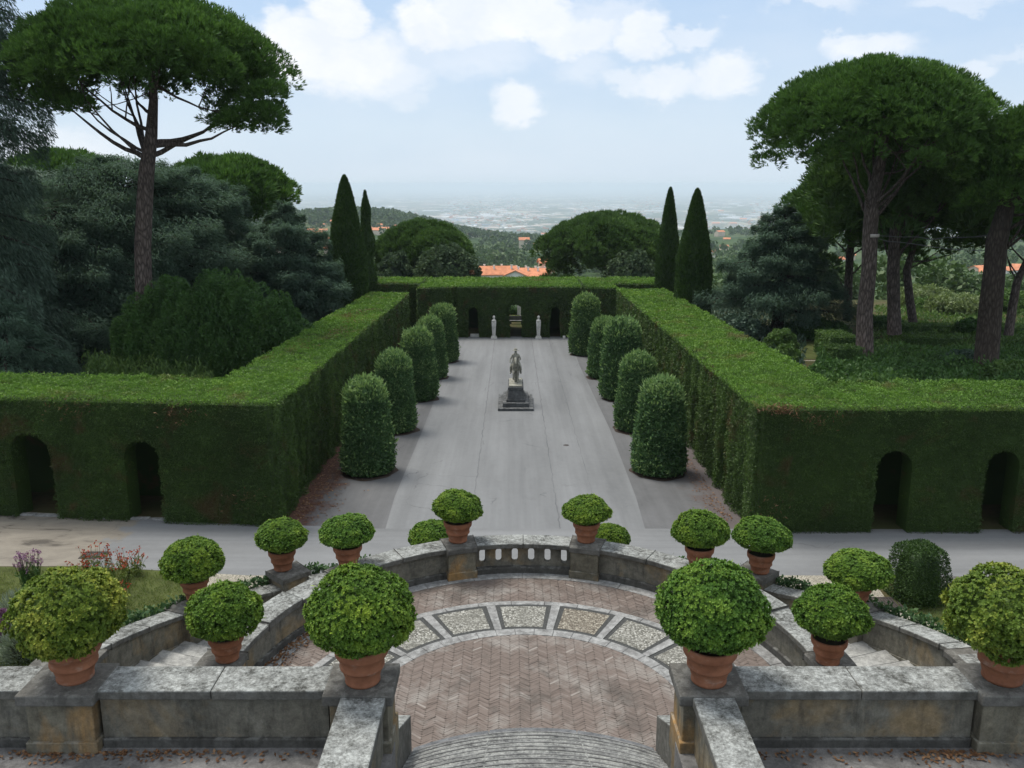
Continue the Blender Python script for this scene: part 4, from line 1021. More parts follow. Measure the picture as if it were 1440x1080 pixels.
stone_pine('rounded pine crown left of the tall right pine, hiding its trunk',
    [V3(b), V3(at(1192, 420, Y)), V3(at(1195, 360, Y)), V3(at(1200, 310, Y))], [.4, .36, .32, .2], 1, V3(at(1200, 335, Y)), 5.2, 4.4, 90, 60, 6, .6, .11, pr=1.4, seed=29, nl=6, mt='pine', lower=.9)
Y = 64.; b = at(1418, 470, Y); b.z = 2.0
stone_pine('small pine with forked slanting limbs at the right edge',
    [V3(b), V3(at(1424, 430, Y)), V3(at(1430, 398, Y)), V3(at(1445, 360, Y))], [.34, .3, .28, .15], 2, V3(at(1452, 345, Y)), 3.6, 2.4, 50, 50, 6, .6, .11, pr=1.1, seed=31, nl=8, lower=.4)
# pines far left
Y = 84.
for lab, x, yb, yt, w, sd in (('broad umbrella pine behind the left cedars, its dome to the right of the tall trunk', 325, 330, 233, 165, 37), ('umbrella pine showing a strip of green dome behind the left cedars', 85, 300, 228, 120, 39)):
    c = at(x, yb-30, Y); b = at(x, 480, Y); b.z = 1.0; rx = w/2*Y*1.02/FPX; top = at(x, yt, Y).z
    stone_pine(lab, [V3(b), V3(at(x, 400, Y)), V3(at(x+2, yb, Y))], [.5, .45, .35], 1, V3(c), rx, top-c.z-.3, 90, 60, 6, .62, .12, pr=1.35, seed=sd, nl=5, mt='pine', lower=.9)
print('pines', time.time()-T0)

def cedar(label, base, top, R0, n=46, mt='cedar', droop=.12, flatq=.16, per=850, L=.42, W=.085, hang=0., asym=None, seed=1, tr=.5, z0=.12, pw=.75, weep=0.):
    """cedar: trunk with level tiers of flat needle sprays"""
    random.seed(seed); rg = np.random.default_rng(seed)
    b = Vector(base); t = thing('cedar', label, 'tree', b); o = (-b.x, -b.y, -b.z); H = top-b.z
    g = G(); tube(g, [(b.x, b.y, b.z-.3), (b.x+.1, b.y, b.z+H*.5), (b.x, b.y, b.z+H*.97)], [tr, tr*.6, .06], 10, wob=.04)
    gc = G(); L *= .70; W *= .72
    for k in range(n):
        u = (k+.5)/n; z = b.z+H*(z0+(1-z0)*u**.9); a = k*2.39996+random.uniform(-.3, .3)
        R = R0*(1-u**1.5)**pw*random.uniform(.72, 1.12)+.5
        if asym: R *= asym(a, u)
        d = Vector((math.cos(a), math.sin(a), 0)); tip = Vector((b.x, b.y, z))+d*R+Vector((0, 0, R*random.uniform(-droop, droop*.8)-hang*R))
        tube(g, limb_path((b.x, b.y, z), tip, -.04, 4), [.13*(1-u)+.04, .1*(1-u)+.03, .07*(1-u)+.03, .04, .015], 5)
        m = int(3.0*per*(R/R0)**1.2)+80
        s = rg.uniform(.18, 1.03, m)**.8; wv = R*.34*np.sin(np.clip(s, 0, 1)*PI*.86+.25)+.15; lat = rg.uniform(-1, 1, m)*wv
        # sprays clustered in small fans
        cl = rg.normal(0, .06*R, (m//9+1, 2))
        side = np.array([-d.y, d.x, 0]); A0 = np.array([b.x, b.y, z]); T = np.array(tip)
        P = A0+(T-A0)*s[:, None]+side*lat[:, None]
        P[:, 2] += -abs(lat)*.12-.04*R*np.sin(s*PI)*-1+rg.normal(0, .12+.03*R, m)-.25*rg.uniform(0, 1, m)**3*R*.25
        D = np.array(d)*.9+side*(np.sign(lat)*rg.uniform(.1, 1., m))[:, None]+np.c_[np.zeros((m, 2)), rg.uniform(-.75, .45, m)-weep*rg.uniform(.5, 2, m)]
        if weep: P[:, 2] -= weep*rg.uniform(0, 1, m)**2*R*.35
        D = D+.55*unit(m)
        tc = np.clip(.35+.25*rg.normal(size=m)+random.uniform(-.15, .25), 0, 1)
        leaves(gc, P, D, L, W, t=tc, d=D, flat=None if weep else np.tile([0., 0., 1.], (m, 1)))
    g.obj('trunk', M['barkd'], t, o); gc.obj('crown', M[mt], t, o)
    return t
def base_at(x, Y, z): p = at(x, 400, Y); return (p.x, Y, z)
cedar('broad blue-green cedar with layered boughs behind the large left pine', base_at(185, 68, 1.8), at(0, 222, 68).z, 10.2, 84, pw=.42, per=1150, L=.50, W=.10, seed=3)
cedar('blue-green cedar with layered boughs right of the large left pine trunk', base_at(262, 74, 1.6), at(0, 238, 74).z, 8.6, 76, pw=.42, per=1050, L=.52, W=.11, seed=5)
cedar('low grey-green cedar by the left cypress, one bough reaching above it', base_at(405, 70, 1.6), at(0, 285, 70).z, 5.0, 60, pw=.6, per=900, L=.46, W=.10, seed=7, asym=lambda a, u: 1.0 if u < .75 else .6)
cedar('cedar with sagging blue-grey boughs in the shade at the left', base_at(88, 60, 2.0), at(0, 290, 60).z, 7.4, 64, pw=.5, mt='cedar', per=950, L=.46, W=.09, seed=11, droop=.2, hang=.12)
cedar('tall dark weeping cedar at the left edge of the view', base_at(-38, 52, 2.1), 37, 5.4, 92, mt='cedard', per=800, L=.46, W=.075, seed=13, hang=.25, weep=.9, tr=.7, z0=.08, pw=.5)
cedar('dense dark cedar filling the gap between the tall weeping one and the broad blue-green one', base_at(40, 72, 1.6), at(0, 236, 72).z, 8.2, 76, mt='cedard', pw=.45, per=1100, L=.52, W=.11, seed=23)
cedar('layered dark cedar behind the right hedge, left of the pines', base_at(1097, 70, 1.8), at(0, 290, 70).z, 5.6, 58, mt='cedar', per=900, L=.46, W=.095, seed=17, pw=.85)
cedar('drooping pale cedar boughs low behind the left hedge corner', base_at(-8, 48, 2.0), at(0, 420, 48).z, 3.6, 34, per=700, L=.36, W=.07, seed=19, hang=.18, weep=.35)
print('cedars', time.time()-T0)

def cypress(label, x, ytop, Y, wpx, ybase_px, zg, n=17000, rough=.05, seed=1, prof=None, sz=.30):
    top = at(x, ytop, Y); r = wpx/2*Y*1.0/FPX; H = top.z-zg
    t = thing('cypress', label, 'tree', (top.x, Y, zg)); rg = np.random.default_rng(seed)
    u = rg.uniform(0, 1, n)**1.25; a = rg.uniform(0, 2*PI, n)
    pr = prof or (lambda u: np.clip((1-u)*2.1, 0, 1)**.66*(1-.14*u)*(.9+.1*np.sin(np.clip(u*5, 0, PI/2))))
    rr = r*pr(u); C = np.c_[rr*np.cos(a), rr*np.sin(a), u*H]
    C[:, :2] *= (1+rough*snoise(np.c_[np.cos(a)*2, np.sin(a)*2, u*H*.8], 1.4, seed)+rg.normal(0, .03, n))[:, None]
    Nn = np.c_[np.cos(a)*.6, np.sin(a)*.6, .9+0*a]
    g = G(); leaves(g, C, Nn, sz, sz*.30, 1., .55); 
    us = np.linspace(.01, .99, 16); lathe(g, [(max(.02, r*.86*float(pr(np.array(q)))), q*H*.985) for q in us], 18, t=.1)
    g.obj('crown', M['cyp'], t); g = G(); tube(g, [(0, 0, -.2), (0, 0, .9)], [.2, .18], 8); g.obj('trunk', M['barkd'], t)
cypress('fat clipped cypress at the far end of the left hedge', 484, 247, 76, 54, 418, .4, 24000, seed=1)
thinp = lambda u: np.clip((1-u)*3, 0, 1)**.7*(.55+.45*np.clip(1.15-u, 0, 1))*(.82+.18*np.sin(u*23))
cypress('thin ragged cypress right behind the fat left one', 513, 268, 86, 30, 395, -.5, 9000, .28, 2, thinp)
cypress('clipped cypress beyond the right hedge, the farther of its pair', 943, 264, 84, 34, 405, -.5, 15000, seed=3)
cypress('clipped cypress beyond the right hedge, the nearer of its pair', 981, 266, 72, 50, 430, 1.0, 20000, seed=4)

def leafy(label, x, Y, ytop, wpx, zg, mt, n=9000, sz=.35, seed=1, nm='round_tree', cat='tree', lob=26, depth=.8, trunk=True, extra=None, low=.35, group=None):
    """broadleaf dome made of leaf clumps"""
    top = at(x, ytop, Y); r = wpx/2*Y*1.01/FPX; H = top.z-zg
    t = thing(nm, label, cat, (top.x, Y, zg), group); rg = np.random.default_rng(seed); random.seed(seed)
    cz = H*low; rz = H-cz
    g = G(); per = n//lob
    for k in range(lob):
        u = (k+.5)/lob; el = math.asin(1-1.25*u) if 1-1.25*u > -1 else -.3; a = k*2.39996
        el = max(el, -.35); pr = r*random.uniform(.24, .36)
        c = np.array([(r-pr*.8)*math.cos(el)*math.cos(a), (r-pr*.8)*math.cos(el)*math.sin(a)*depth, cz+(rz-pr*.75)*math.sin(el) if el > 0 else cz*(1+el)])
        U = unit(per); P = c+U*pr*np.array([1, 1, .85])*rg.uniform(.7, 1.05, (per, 1))
        tt = np.clip(random.uniform(.25, .65)+rg.normal(0, .18, per), 0, 1)
        leaves(g, P, U, sz, sz*.55, .5, 1., t=tt)
    ellipsoid(g, (0, 0, cz), (r*.72, r*.72*depth, rz*.75), 14, 10, .1, 0, .05)
    if H*low > .8: lathe(g, [(r*.6, .2), (r*.75, cz)], 12, t=.1)
    g.obj('crown', M[mt], t)
    if trunk:
        g = G(); tube(g, [(0, 0, -.3), (.05, 0, H*.6)], [max(.06, r*.06), max(.04, r*.04)], 8); g.obj('trunk', M['barkd'], t)
    return t
# dome trees beyond the far hedge
Y = 108.
def dome_pine(label, x, yt, yb, w, Y, sd):
    c = at(x, yb+2, Y); b = at(x, yb+35, Y); b.z = -2.2; top = at(x, yt, Y).z; rx = w/2*Y*1.02/FPX
    stone_pine(label, [V3(b), V3(at(x, yb+20, Y)), V3(c)], [.45, .4, .3], 0, V3(c), rx, top-c.z-.5, 150, 80, 6, .55, .11, pr=rx*.15, seed=sd, nl=5, mt='pine2', lower=.75, rim=.3)
dome_pine('dome-shaped pine beyond the far hedge, left of the view gap', 592, 316, 375, 122, 108., 41)
dome_pine('large dome-shaped pine beyond the far hedge, right of the view gap', 853, 307, 372, 172, 112., 43)
leafy('dark holm oak in front of the left dome pine beyond the far hedge', 628, 100, 342, 105, -2.0, 'oak', 12000, .42, 45, lob=34)
leafy('low dark holm oak between the thin cypress and the dome pine', 556, 100, 352, 62, -2.0, 'oak', 7000, .42, 47, lob=20)
leafy('grey-brown holm oak at the foot of the right dome pine', 890, 101, 350, 90, -2.0, 'oak', 8000, .42, 49, lob=22)
leafy('small reddish shrub above the far hedge', 660, 98, 377, 22, -2.0, 'dryleaf', 900, .35, 51, 'shrub', 'shrub', 8)
# yew with upright plumes
def plume_yew():
    Y = 53.; b = at(300, 470, Y); t = thing('spreading_yew', 'dark green spreading yew with upright plumes right of the large pine trunk', 'shrub', (b.x, Y, 2.1)); g = G()
    w = 128*Y/FPX; top = at(0, 378, Y).z-2.1
    for k in range(230):
        a = random.uniform(0, 6.28); q = math.sqrt(random.random()); px, py = w*q*math.cos(a), w*.55*q*math.sin(a)
        h = top*(1-.62*q**2.4)*random.uniform(.86, 1.02); r = random.uniform(.55, .85); n = 520
        z = RG.uniform(max(0, h-3.8), h, n); s = np.clip((h-z)/1.5, 0, 1)**.55; aa = RG.uniform(0, 6.28, n)
        P = np.c_[px+px*.05*z+r*s*np.cos(aa), py+r*s*np.sin(aa), z]; D = np.c_[np.cos(aa)*.6, np.sin(aa)*.6, .6+0*aa]+.7*unit(n)
        leaves(g, P, D, .24, .075, t=np.clip(random.uniform(.2, .6)+RG.normal(0, .15, n), 0, 1), d=D)
    ellipsoid(g, (0, 0, top*.20), (w*.75, w*.38, top*.36), 16, 10, .1)
    g.obj('crown', M['shrubdk'], t); g = G(); tube(g, [(0, 0, -.3), (0, 0, 1.4)], [.3, .25], 8); g.obj('trunk', M['barkd'], t)
plume_yew()
print('trees', time.time()-T0)

# ------------------------------------------------------------------ garden beyond the hedges
def weeds(label, pts, n, h, mt, kind=None, nm='weeds', L=.3, W=.05):
    P = []; 
    for _ in range(n):
        x, Y = pts(); P.append((x, Y, gz(x, Y)))
    P = np.array(P); hh = RG.uniform(.1, 1, n)*h*np.clip(.75+.75*snoise(P, .9, 3)+.3*snoise(P, 2.6, 4), .12, 2); P2 = P+np.c_[RG.normal(0, .1, (n, 2)), np.maximum(.05, hh)]
    g = G(); leaves(g, P2, np.tile([0, 0, 1.], (n, 1)), L, W, .9, .8)
    o = g.obj(nm, M[mt]); return tag(o, label, None if kind else 'plants', None, kind)
def px_ground(x0, x1, Y0, Y1):
    def f():
        Y = random.uniform(Y0, Y1); return at(random.uniform(x0, x1), 500, Y).x, Y
    return f
weeds(None, px_ground(120, 295, 48, 52), 7000, 1.5, 'shrub', 'stuff', 'tall_weeds', .34, .07)
weeds(None, px_ground(-30, 130, 48, 54), 3800, .55, 'cedard', 'stuff', 'ground_cover', .34, .06)
weeds(None, px_ground(1150, 1500, 46.5, 59), 26000, 1.0, 'shrubdk', 'stuff', 'ground_cover', .26, .12)
weeds(None, px_ground(1225, 1500, 60, 90), 9000, .45, 'shrub', 'stuff', 'ground_cover', .4, .12)
weeds(None, px_ground(985, 1130, 48, 95), 9000, .7, 'cedard', 'stuff', 'ground_cover', .4, .12)
weeds(None, px_ground(-40, 480, 55, 90), 9000, .5, 'cedard', 'stuff', 'ground_cover', .4, .10)
for i, (x, Y, yt, w, lab, mt) in enumerate([
    (1100, 60, 462, 46, 'clipped round bush behind the right hedge, the upper of two', 'shrub'), (1107, 55, 484, 42, 'clipped round bush behind the right hedge, the lower of two', 'shrub'),
    (1350, 84, 412, 90, 'pale sunlit shrub between the right pine trunks', 'pale'), (1320, 88, 420, 80, 'tall grey-green shrub behind the box hedges on the right', 'shrub'), (1412, 86, 405, 85, 'bushy green shrub beneath the small forked pine', 'shrub'),
    (1300, 92, 400, 90, 'far bright green shrub seen between the slender trunks', 'pale'), (1375, 70, 448, 60, 'dark round shrub left of the thick dark trunk', 'shrubdk'), (1240, 74, 445, 60, 'dark shrub at the foot of the straight grey trunk', 'shrubdk'),
    (1150, 68, 448, 90, 'dark shrub in the shade beneath the right cedar', 'shrubdk'), (1040, 66, 440, 70, 'dark leafy shrub beside the nearer right cypress', 'cedard'), (1335, 60, 500, 70, 'dark spreading shrub behind the right hedge at the edge', 'shrubdk'), (1260, 53, 512, 100, 'low dark shrub at the foot of the mottled pine', 'shrubdk'),
    (1165, 50, 508, 60, 'dark leafy shrub at the left end of the bed behind the right hedge', 'shrubdk'), (1300, 51, 514, 80, 'spreading dark shrub in the bed between the mottled and the thick pine', 'shrubdk'), (1355, 54, 492, 60, 'blue-green bushy shrub beside the thick dark pine trunk', 'cedard'), (1425, 50, 508, 90, 'leafy shrub in the bed at the right edge of the view', 'shrub'), (1215, 52, 518, 50, 'small green shrub in front of the mottled pine trunk', 'shrub'),
    (430, 76, 395, 90, 'dark shrub below the low cedar by the left cypress', 'cedard'), (110, 64, 430, 110, 'dark shrub in the deep shade under the left cedars', 'cedard'), (440, 62, 452, 50, 'dark shrub against the left hedge below the low cedar', 'shrubdk')]):
    p = at(x, 450, Y); leafy(lab, x, Y, yt, w, gz(p.x, Y)-.1, mt, 5200, .26 if Y < 70 else .34, 60+i, 'shrub', 'shrub', 18, .8, False)
def box_hedge(label, x0, x1, Y, ytop, d, group='low box hedges in the garden on the right', mt='shrub'):
    a, b = at(x0, ytop, Y), at(x1, ytop, Y); zg = gz((a.x+b.x)/2, Y); h = a.z-zg; g = G()
    box(g, a.x+.05, b.x-.05, Y+.05, Y+d, zg-.2, a.z-.05, .1)
    w = b.x-a.x
    for (U, O, NN, n) in ((((w, 0, 0), (0, 0, h)), (a.x, Y, zg), (0, -1, 0), int(w*h*160)), (((w, 0, 0), (0, d, 0)), (a.x, Y, a.z), (0, 0, 1), int(w*d*140)), (((0, d, 0), (0, 0, h)), (a.x, Y, zg), (-1, 0, 0), int(d*h*160))):
        P = np.array(O)+RG.uniform(0, 1, (n, 1))*np.array(U[0])+RG.uniform(0, 1, (n, 1))*np.array(U[1])+RG.normal(0, .03, (n, 3))
        leaves(g, P, np.tile(np.array(NN, float), (n, 1)), .17, .08, .5, 1)
    tag(g.obj('box_hedge', M[mt]), label, 'hedge', group)
box_hedge('low box hedge left of the mottled pine trunk, taller part', 1168, 1207, 58, 474, 3)
box_hedge('low box hedge in front of the taller one by the mottled pine', 1172, 1215, 55, 490, 1.6)
box_hedge('farther low box hedge between the right trunks', 1266, 1346, 70, 458, 1.6)
box_hedge('nearer low box hedge between the right trunks', 1284, 1354, 63, 476, 1.6)
box_hedge('farther low box hedge right of the thick dark trunk', 1410, 1480, 69, 460, 2)
box_hedge('nearer low box hedge right of the thick dark trunk', 1408, 1480, 62, 478, 2)
def gsheet(name, px, m, dz=.02):
    g = G(); P = []
    for x, Y in px:
        p = at(x, 500, Y); P.append((p.x, Y, gz(p.x, Y)+dz))
    g.add(P, [tuple(range(len(P)))]); tag(g.obj(name, m), kind='structure')
gsheet('garden_lawn', [(1118, 58), (1170, 58), (1165, 66), (1122, 66)], M['lawn'])
gsheet('garden_path', [(1110, 48), (1150, 50), (1172, 57.5), (1122, 57.5)], M['gravel'])
# strap and cables on the mottled pine
p = at(1225, 331, 56.)
g = G(); lathe(g, [(.475, -.10), (.49, -.10), (.49, .10), (.475, .10)], 20, (0, 0, 0), cap=False); tag(g.obj('trunk_strap', M['white_band'], None, V3(p)), 'pale strap round the mottled pine trunk holding two cables', 'strap')
for i, (y0, y1, lab) in enumerate(((331, 330, 'upper thin cable slung between the two right pine trunks'), (334, 352, 'lower thin cable slung between the two right pine trunks'))):
    a, b = at(1229, y0, 56.), at(1396, y1, 52.3); g = G(); tube(g, limb_path(a, b, .03, 8), [.022]*9, 5); tag(g.obj('cable', M['cable']), lab, 'cable', 'cables on the right pines')
print('garden', time.time()-T0)

# ------------------------------------------------------------------ statues
def skin_obj(name, verts, edges, m, parent, scale=1., sub=2, roots=(0,)):
    me = bpy.data.meshes.new(name); me.from_pydata([Vector(v[:3])*scale for v in verts], edges, [])
    o = bpy.data.objects.new(name, me); COL.objects.link(o); o.parent = parent
    s = o.modifiers.new('skin', 'SKIN'); s.use_smooth_shade = True
    for i, v in enumerate(verts):
        q = me.skin_vertices[0].data[i]; r = v[3]*scale; q.radius = (r, r); q.use_root = i in roots
    b = o.modifiers.new('sub', 'SUBSURF'); b.levels = sub; b.render_levels = sub
    me.materials.append(m); return o
def equestrian():
    Y0 = 54.4; zg = gz(0, Y0); X0 = .23
    t = thing('equestrian_statue', 'weathered stone statue of a rider on horseback on a dark stepped plinth in the driveway', 'statue', (X0, Y0, zg))
    g = G(); box(g, -1.09, 1.09, -1.95, 1.95, -.15, .22); g.obj('step', M['plinth'], t, bevel=.02)
    g = G(); box(g, -.80, .80, -1.6, 1.6, .22, .47); g.obj('step', M['plinth'], t, bevel=.02)
    g = G(); box(g, -.58, .58, -1.3, 1.3, .47, .62); hexa(g, [(-.52, -1.22, .62), (.52, -1.22, .62), (.52, 1.22, .62), (-.52, 1.22, .62), (-.43, -1.1, 1.22), (.43, -1.1, 1.22), (.43, 1.1, 1.22), (-.43, 1.1, 1.22)])
    box(g, -.48, .48, -1.18, 1.18, 1.22, 1.38); d = g.obj('plinth', M['plinth'], t, bevel=.02)
    g = G(); box(g, -.41, .41, -1.1, 1.1, 1.38, 1.47); g.obj('base_slab', M['statue'], t, bevel=.02)
    S = .80
    root = bpy.data.objects.new('rider_group', None)
    V = [(0, .75, 1.32, .29), (0, .2, 1.22, .33), (0, -.35, 1.28, .30), (0, -.60, 1.50, .22), (0, -.80, 1.78, .16), (0, -.93, 2.0, .13), (0, -1.10, 1.84, .10), (0, -1.22, 1.66, .07),
         (.17, -.42, .98, .13), (.17, -.45, .56, .08), (.17, -.43, .15, .055), (.17, -.49, .03, .075),
         (-.17, -.44, .98, .13), (-.18, -.72, .80, .08), (-.18, -.64, .48, .055), (-.18, -.60, .38, .07),
         (.18, .78, .95, .17), (.18, 1.0, .56, .085), (.18, .92, .15, .06), (.18, .84, .03, .075),
         (-.18, .78, .95, .17), (-.18, .95, .56, .085), (-.18, .84, .15, .06), (-.18, .76, .03, .075),
         (0, 1.05, 1.32, .09), (0, 1.17, .9, .09), (0, 1.12, .45, .05), (.07, -.93, 2.14, .03), (-.07, -.93, 2.14, .03)]
    E = [(0, 1), (1, 2), (2, 3), (3, 4), (4, 5), (5, 6), (6, 7), (2, 8), (8, 9), (9, 10), (10, 11), (2, 12), (12, 13), (13, 14), (14, 15), (0, 16), (16, 17), (17, 18), (18, 19), (0, 20), (20, 21), (21, 22), (22, 23), (0, 24), (24, 25), (25, 26), (5, 27), (5, 28)]
    h = skin_obj('horse', V, E, M['statue'], t, S); h.location = (0, 0, 1.46)
    V = [(0, .12, 1.62, .19), (0, .10, 1.88, .18), (0, .07, 2.10, .20), (0, .05, 2.28, .08), (0, .03, 2.42, .105), (0, .02, 2.52, .09),
         (.22, .07, 2.14, .10), (.38, .02, 1.84, .075), (.20, -.26, 1.74, .06), (-.22, .07, 2.14, .10), (-.40, .04, 1.84, .075), (-.44, -.10, 1.56, .06),
         (.20, .06, 1.56, .15), (.38, -.22, 1.24, .11), (.38, -.06, .80, .085), (.42, -.26, .73, .06),
         (-.20, .06, 1.56, .15), (-.38, -.22, 1.24, .11), (-.38, -.06, .80, .085), (-.42, -.26, .73, .06), (0, .02, 1.60, .14)]
    E = [(0, 1), (1, 2), (2, 3), (3, 4), (4, 5), (2, 6), (6, 7), (7, 8), (2, 9), (9, 10), (10, 11), (0, 12), (12, 13), (13, 14), (14, 15), (0, 16), (16, 17), (17, 18), (18, 19), (0, 20)]
    r = skin_obj('rider', V, E, M['statue'], t, S); r.location = (0, 0, 1.46)
    g = G(); lathe(g, [(.02, 2.70), (.10, 2.69), (.13, 2.60), (.135, 2.55), (.23, 2.54), (.245, 2.515), (.10, 2.50)], 16, (0, .02, 0)); q = g.obj('hat', M['statue'], r); q.scale = (S, S, S)
    g = G(); hexa(g, [(-.28, .28, 1.30), (.28, .28, 1.30), (.34, .95, 1.36), (-.34, .95, 1.36), (-.20, .18, 2.18), (.20, .18, 2.18), (.16, .30, 2.16), (-.16, .30, 2.16)]); q = g.obj('cloak', M['statue'], r, bevel=.06); q.scale = (S, S, S)
    g = G(); hexa(g, [(-.09, -.18, 0), (.09, -.18, 0), (.09, .5, 0), (-.09, .5, 0), (-.13, -.2, .95), (.13, -.2, .95), (.13, .5, .95), (-.13, .5, .95)]); q = g.obj('support_block', M['statue'], t, (0, 0, 1.46), .03); q.scale = (S, S, S)
equestrian()
def herm(label, x, Y, h=2.15):
    t = thing('herm', label, 'statue', (x, Y, gz(0, Y)), 'white herms before the far hedge')
    g = G(); box(g, -.30, .30, -.28, .28, -.1, .12); box(g, -.24, .24, -.23, .23, .12, .24); g.obj('base', M['herm'], t, bevel=.015)
    g = G(); hexa(g, [(-.15, -.13, .24), (.15, -.13, .24), (.15, .13, .24), (-.15, .13, .24), (-.22, -.17, h-.52), (.22, -.17, h-.52), (.22, .17, h-.52), (-.22, .17, h-.52)]); g.obj('shaft', M['herm'], t, bevel=.012)
    g = G(); lathe(g, [(.20, h-.52), (.22, h-.42), (.16, h-.34), (.08, h-.31), (.075, h-.25), (.10, h-.20), (.125, h-.10), (.115, h-.02), (.06, h+.04), (.01, h+.05)], 16)
    ellipsoid(g, (0, -.115, h-.12), (.03, .035, .035), 8, 6); g.obj('bust', M['herm'], t)
herm('white marble herm left of the middle arch of the far hedge', -1.72, 83.4); herm('white marble herm right of the middle arch of the far hedge', 2.52, 83.4)
herm('white marble herm peeping from behind the farthest left evergreen column', -5.75, 80.6)
# what shows through the middle arch: bust on a pillar, rounded bush, bench
t = thing('bust_on_pillar', 'white bust on a pillar seen through the middle arch of the far hedge', 'statue', (.80, 99.5, -1.75))
g = G(); box(g, -.2, .2, -.2, .2, -.2, 1.75); g.obj('pillar', M['herm'], t, bevel=.02)
g = G(); lathe(g, [(.10, 1.75), (.13, 1.8), (.08, 1.88), (.27, 2.05), (.28, 2.2), (.10, 2.32), (.08, 2.38), (.15, 2.5), (.155, 2.6), (.10, 2.73), (.01, 2.76)], 16); g.obj('bust', M['herm'], t)
leafy('bright clipped bush seen through the middle arch of the far hedge', 725, 96.5, 443, 24, -1.9, 'box2', 2400, .17, 90, 'clipped_bush', 'shrub', 12, .8, False)
t = thing('garden_bench', 'grey stone bench seen through the middle arch of the far hedge', 'bench', (.45, 94.2, -1.7))
g = G(); box(g, -.8, .8, -.22, .22, .40, .48); g.obj('seat', M['step'], t, bevel=.01)
for sx in (-.6, .6): g = G(); box(g, sx-.09, sx+.09, -.18, .18, -.1, .40); g.obj('leg', M['step'], t, bevel=.01)
g = G(); box(g, -.8, .8, .22, .30, .40, .92); g.obj('backrest', M['step'], t, bevel=.01)
leafy('dark shrub closing the view behind the bust', 726, 104, 424, 60, -2.0, 'shrubdk', 3000, .28, 91, 'shrub', 'shrub', 14, .7, False)
for lab, x in (('pale stone kerb block on the ground inside the left arch of the far hedge', -3.6), ('pale stone kerb block on the ground beside the right arch of the far hedge', 4.95)):
    g = G(); box(g, x-.42 if x < 0 else x-.1, x+.42 if x < 0 else x+.15, 84.5 if x < 0 else 83.4, 84.9 if x < 0 else 83.7, -1.5, -1.12); tag(g.obj('kerb_block', M['herm'], bevel=.02), lab, 'kerb block')

# ------------------------------------------------------------------ left flower bed, drains
def flower(label, nm, x, Y, h, w, mt, leafm, nst, fl, seed, group=None, fsz=.055):
    t = thing(nm, label, 'flowering plant', (x, Y, 0), group); rg = np.random.default_rng(seed); random.seed(seed)
    g = G(); gf = G(); P = []; Fp = []
    for k in range(nst):
        a = random.uniform(0, 6.28); q = math.sqrt(random.random())*w; hh = h*random.uniform(.6, 1.05); lean = random.uniform(.1, .35)
        p0 = (q*.5*math.cos(a), q*.5*math.sin(a), 0); p1 = (q*math.cos(a), q*math.sin(a), hh)
        tube(g, [p0, tuple((np.array(p0)+p1)/2+[0, 0, .05]), p1], [.008, .006, .004], 3)
        for j in range(10): u = random.uniform(.05, .75); P.append(np.array(p0)*(1-u)+np.array(p1)*u)
        Fp += [np.array(p1)+rg.normal(0, .035, 3) for _ in range(fl)]
    P = np.array(P)+rg.normal(0, .04, (len(P), 3)); leaves(g, P, np.tile([0, 0, 1.], (len(P), 1)), .17, .04, .9, .9)
    g.obj('foliage', M[leafm], t)
    Fp = np.array(Fp); leaves(gf, Fp, np.tile([0, 0, 1.], (len(Fp), 1)), fsz, fsz*.8, .5, 1); gf.obj('blossom', M[mt], t)
p = at(42, 815, 26.6)
flower('purple flowering clump at the far left of the flower bed', 'purple_flower', p.x, 26.6, 1.45, .42, 'purple', 'shrubdk', 60, 10, 3)
for i, (x, Y, h, w, lab) in enumerate(((110, 27.0, 1.0, .45, 'leftmost tuft of red flowers behind the lumpy yellowish shrub'), (138, 27.4, 1.3, .5, 'tallest tuft of red flowers behind the lumpy yellowish shrub'), (168, 27.2, 1.15, .55, 'red flowers on thin stalks at the right of the bed'), (166, 25.4, .9, .4, 'low red flowers in front of the lawn patch'), (185, 28.0, .85, .6, 'sparse orange-red stalks nearest the road'))):
    p = at(x, 820, Y); flower(lab, 'red_flower', p.x, Y, h, w, 'red', 'grassleaf', 30, 4, 20+i, 'red flowers in the left bed', .07)
p = at(24, 850, 24.4); 
def silver_bush(label, x, Y, w, h, seed):
    t = thing('silver_shrub', label, 'shrub', (x, Y, 0)); g = G(); n = 3200; U = unit(n); U[:, 2] = np.abs(U[:, 2])
    P = U*np.array([w, w, h])*RG.uniform(.5, 1., (n, 1)); leaves(g, P, U+[0, 0, .4], .20, .02, 1., .35); g.obj('foliage', M['silver'], t)
    g = G(); ellipsoid(g, (0, 0, h*.3), (w*.5, w*.5, h*.3), 10, 6); g.obj('stem', M['twig'], t)
silver_bush('silvery lavender bush in the left flower bed', p.x, 24.4, .8, 1.2, 2)
p = at(25, 880, 22.6); silver_bush('lower silvery bush beside the lumpy potted shrub', p.x, 22.6, .6, 1.1, 3)
p = at(3, 870, 20); leafy('dark purple-leaved plant at the left edge of the bed', -2, 23.6, 855, 36, 0, 'purple', 900, .10, 99, 'bed_plant', 'plant', 8, .8, False)
weeds(None, lambda: (random.uniform(-20, -10.2), random.uniform(16.5, 28.2)), 26000, .13, 'grassleaf', 'stuff', 'lawn_grass', .13, .018)
weeds(None, lambda: (random.uniform(12.3, 22), random.uniform(16.5, 26.8)), 18000, .07, 'grassleaf', 'stuff', 'lawn_grass', .10, .018)
weeds(None, lambda: (random.uniform(-16, -12), random.uniform(17.5, 21)), 3800, .45, 'shrubdk', 'stuff', 'ground_cover', .16, .07)
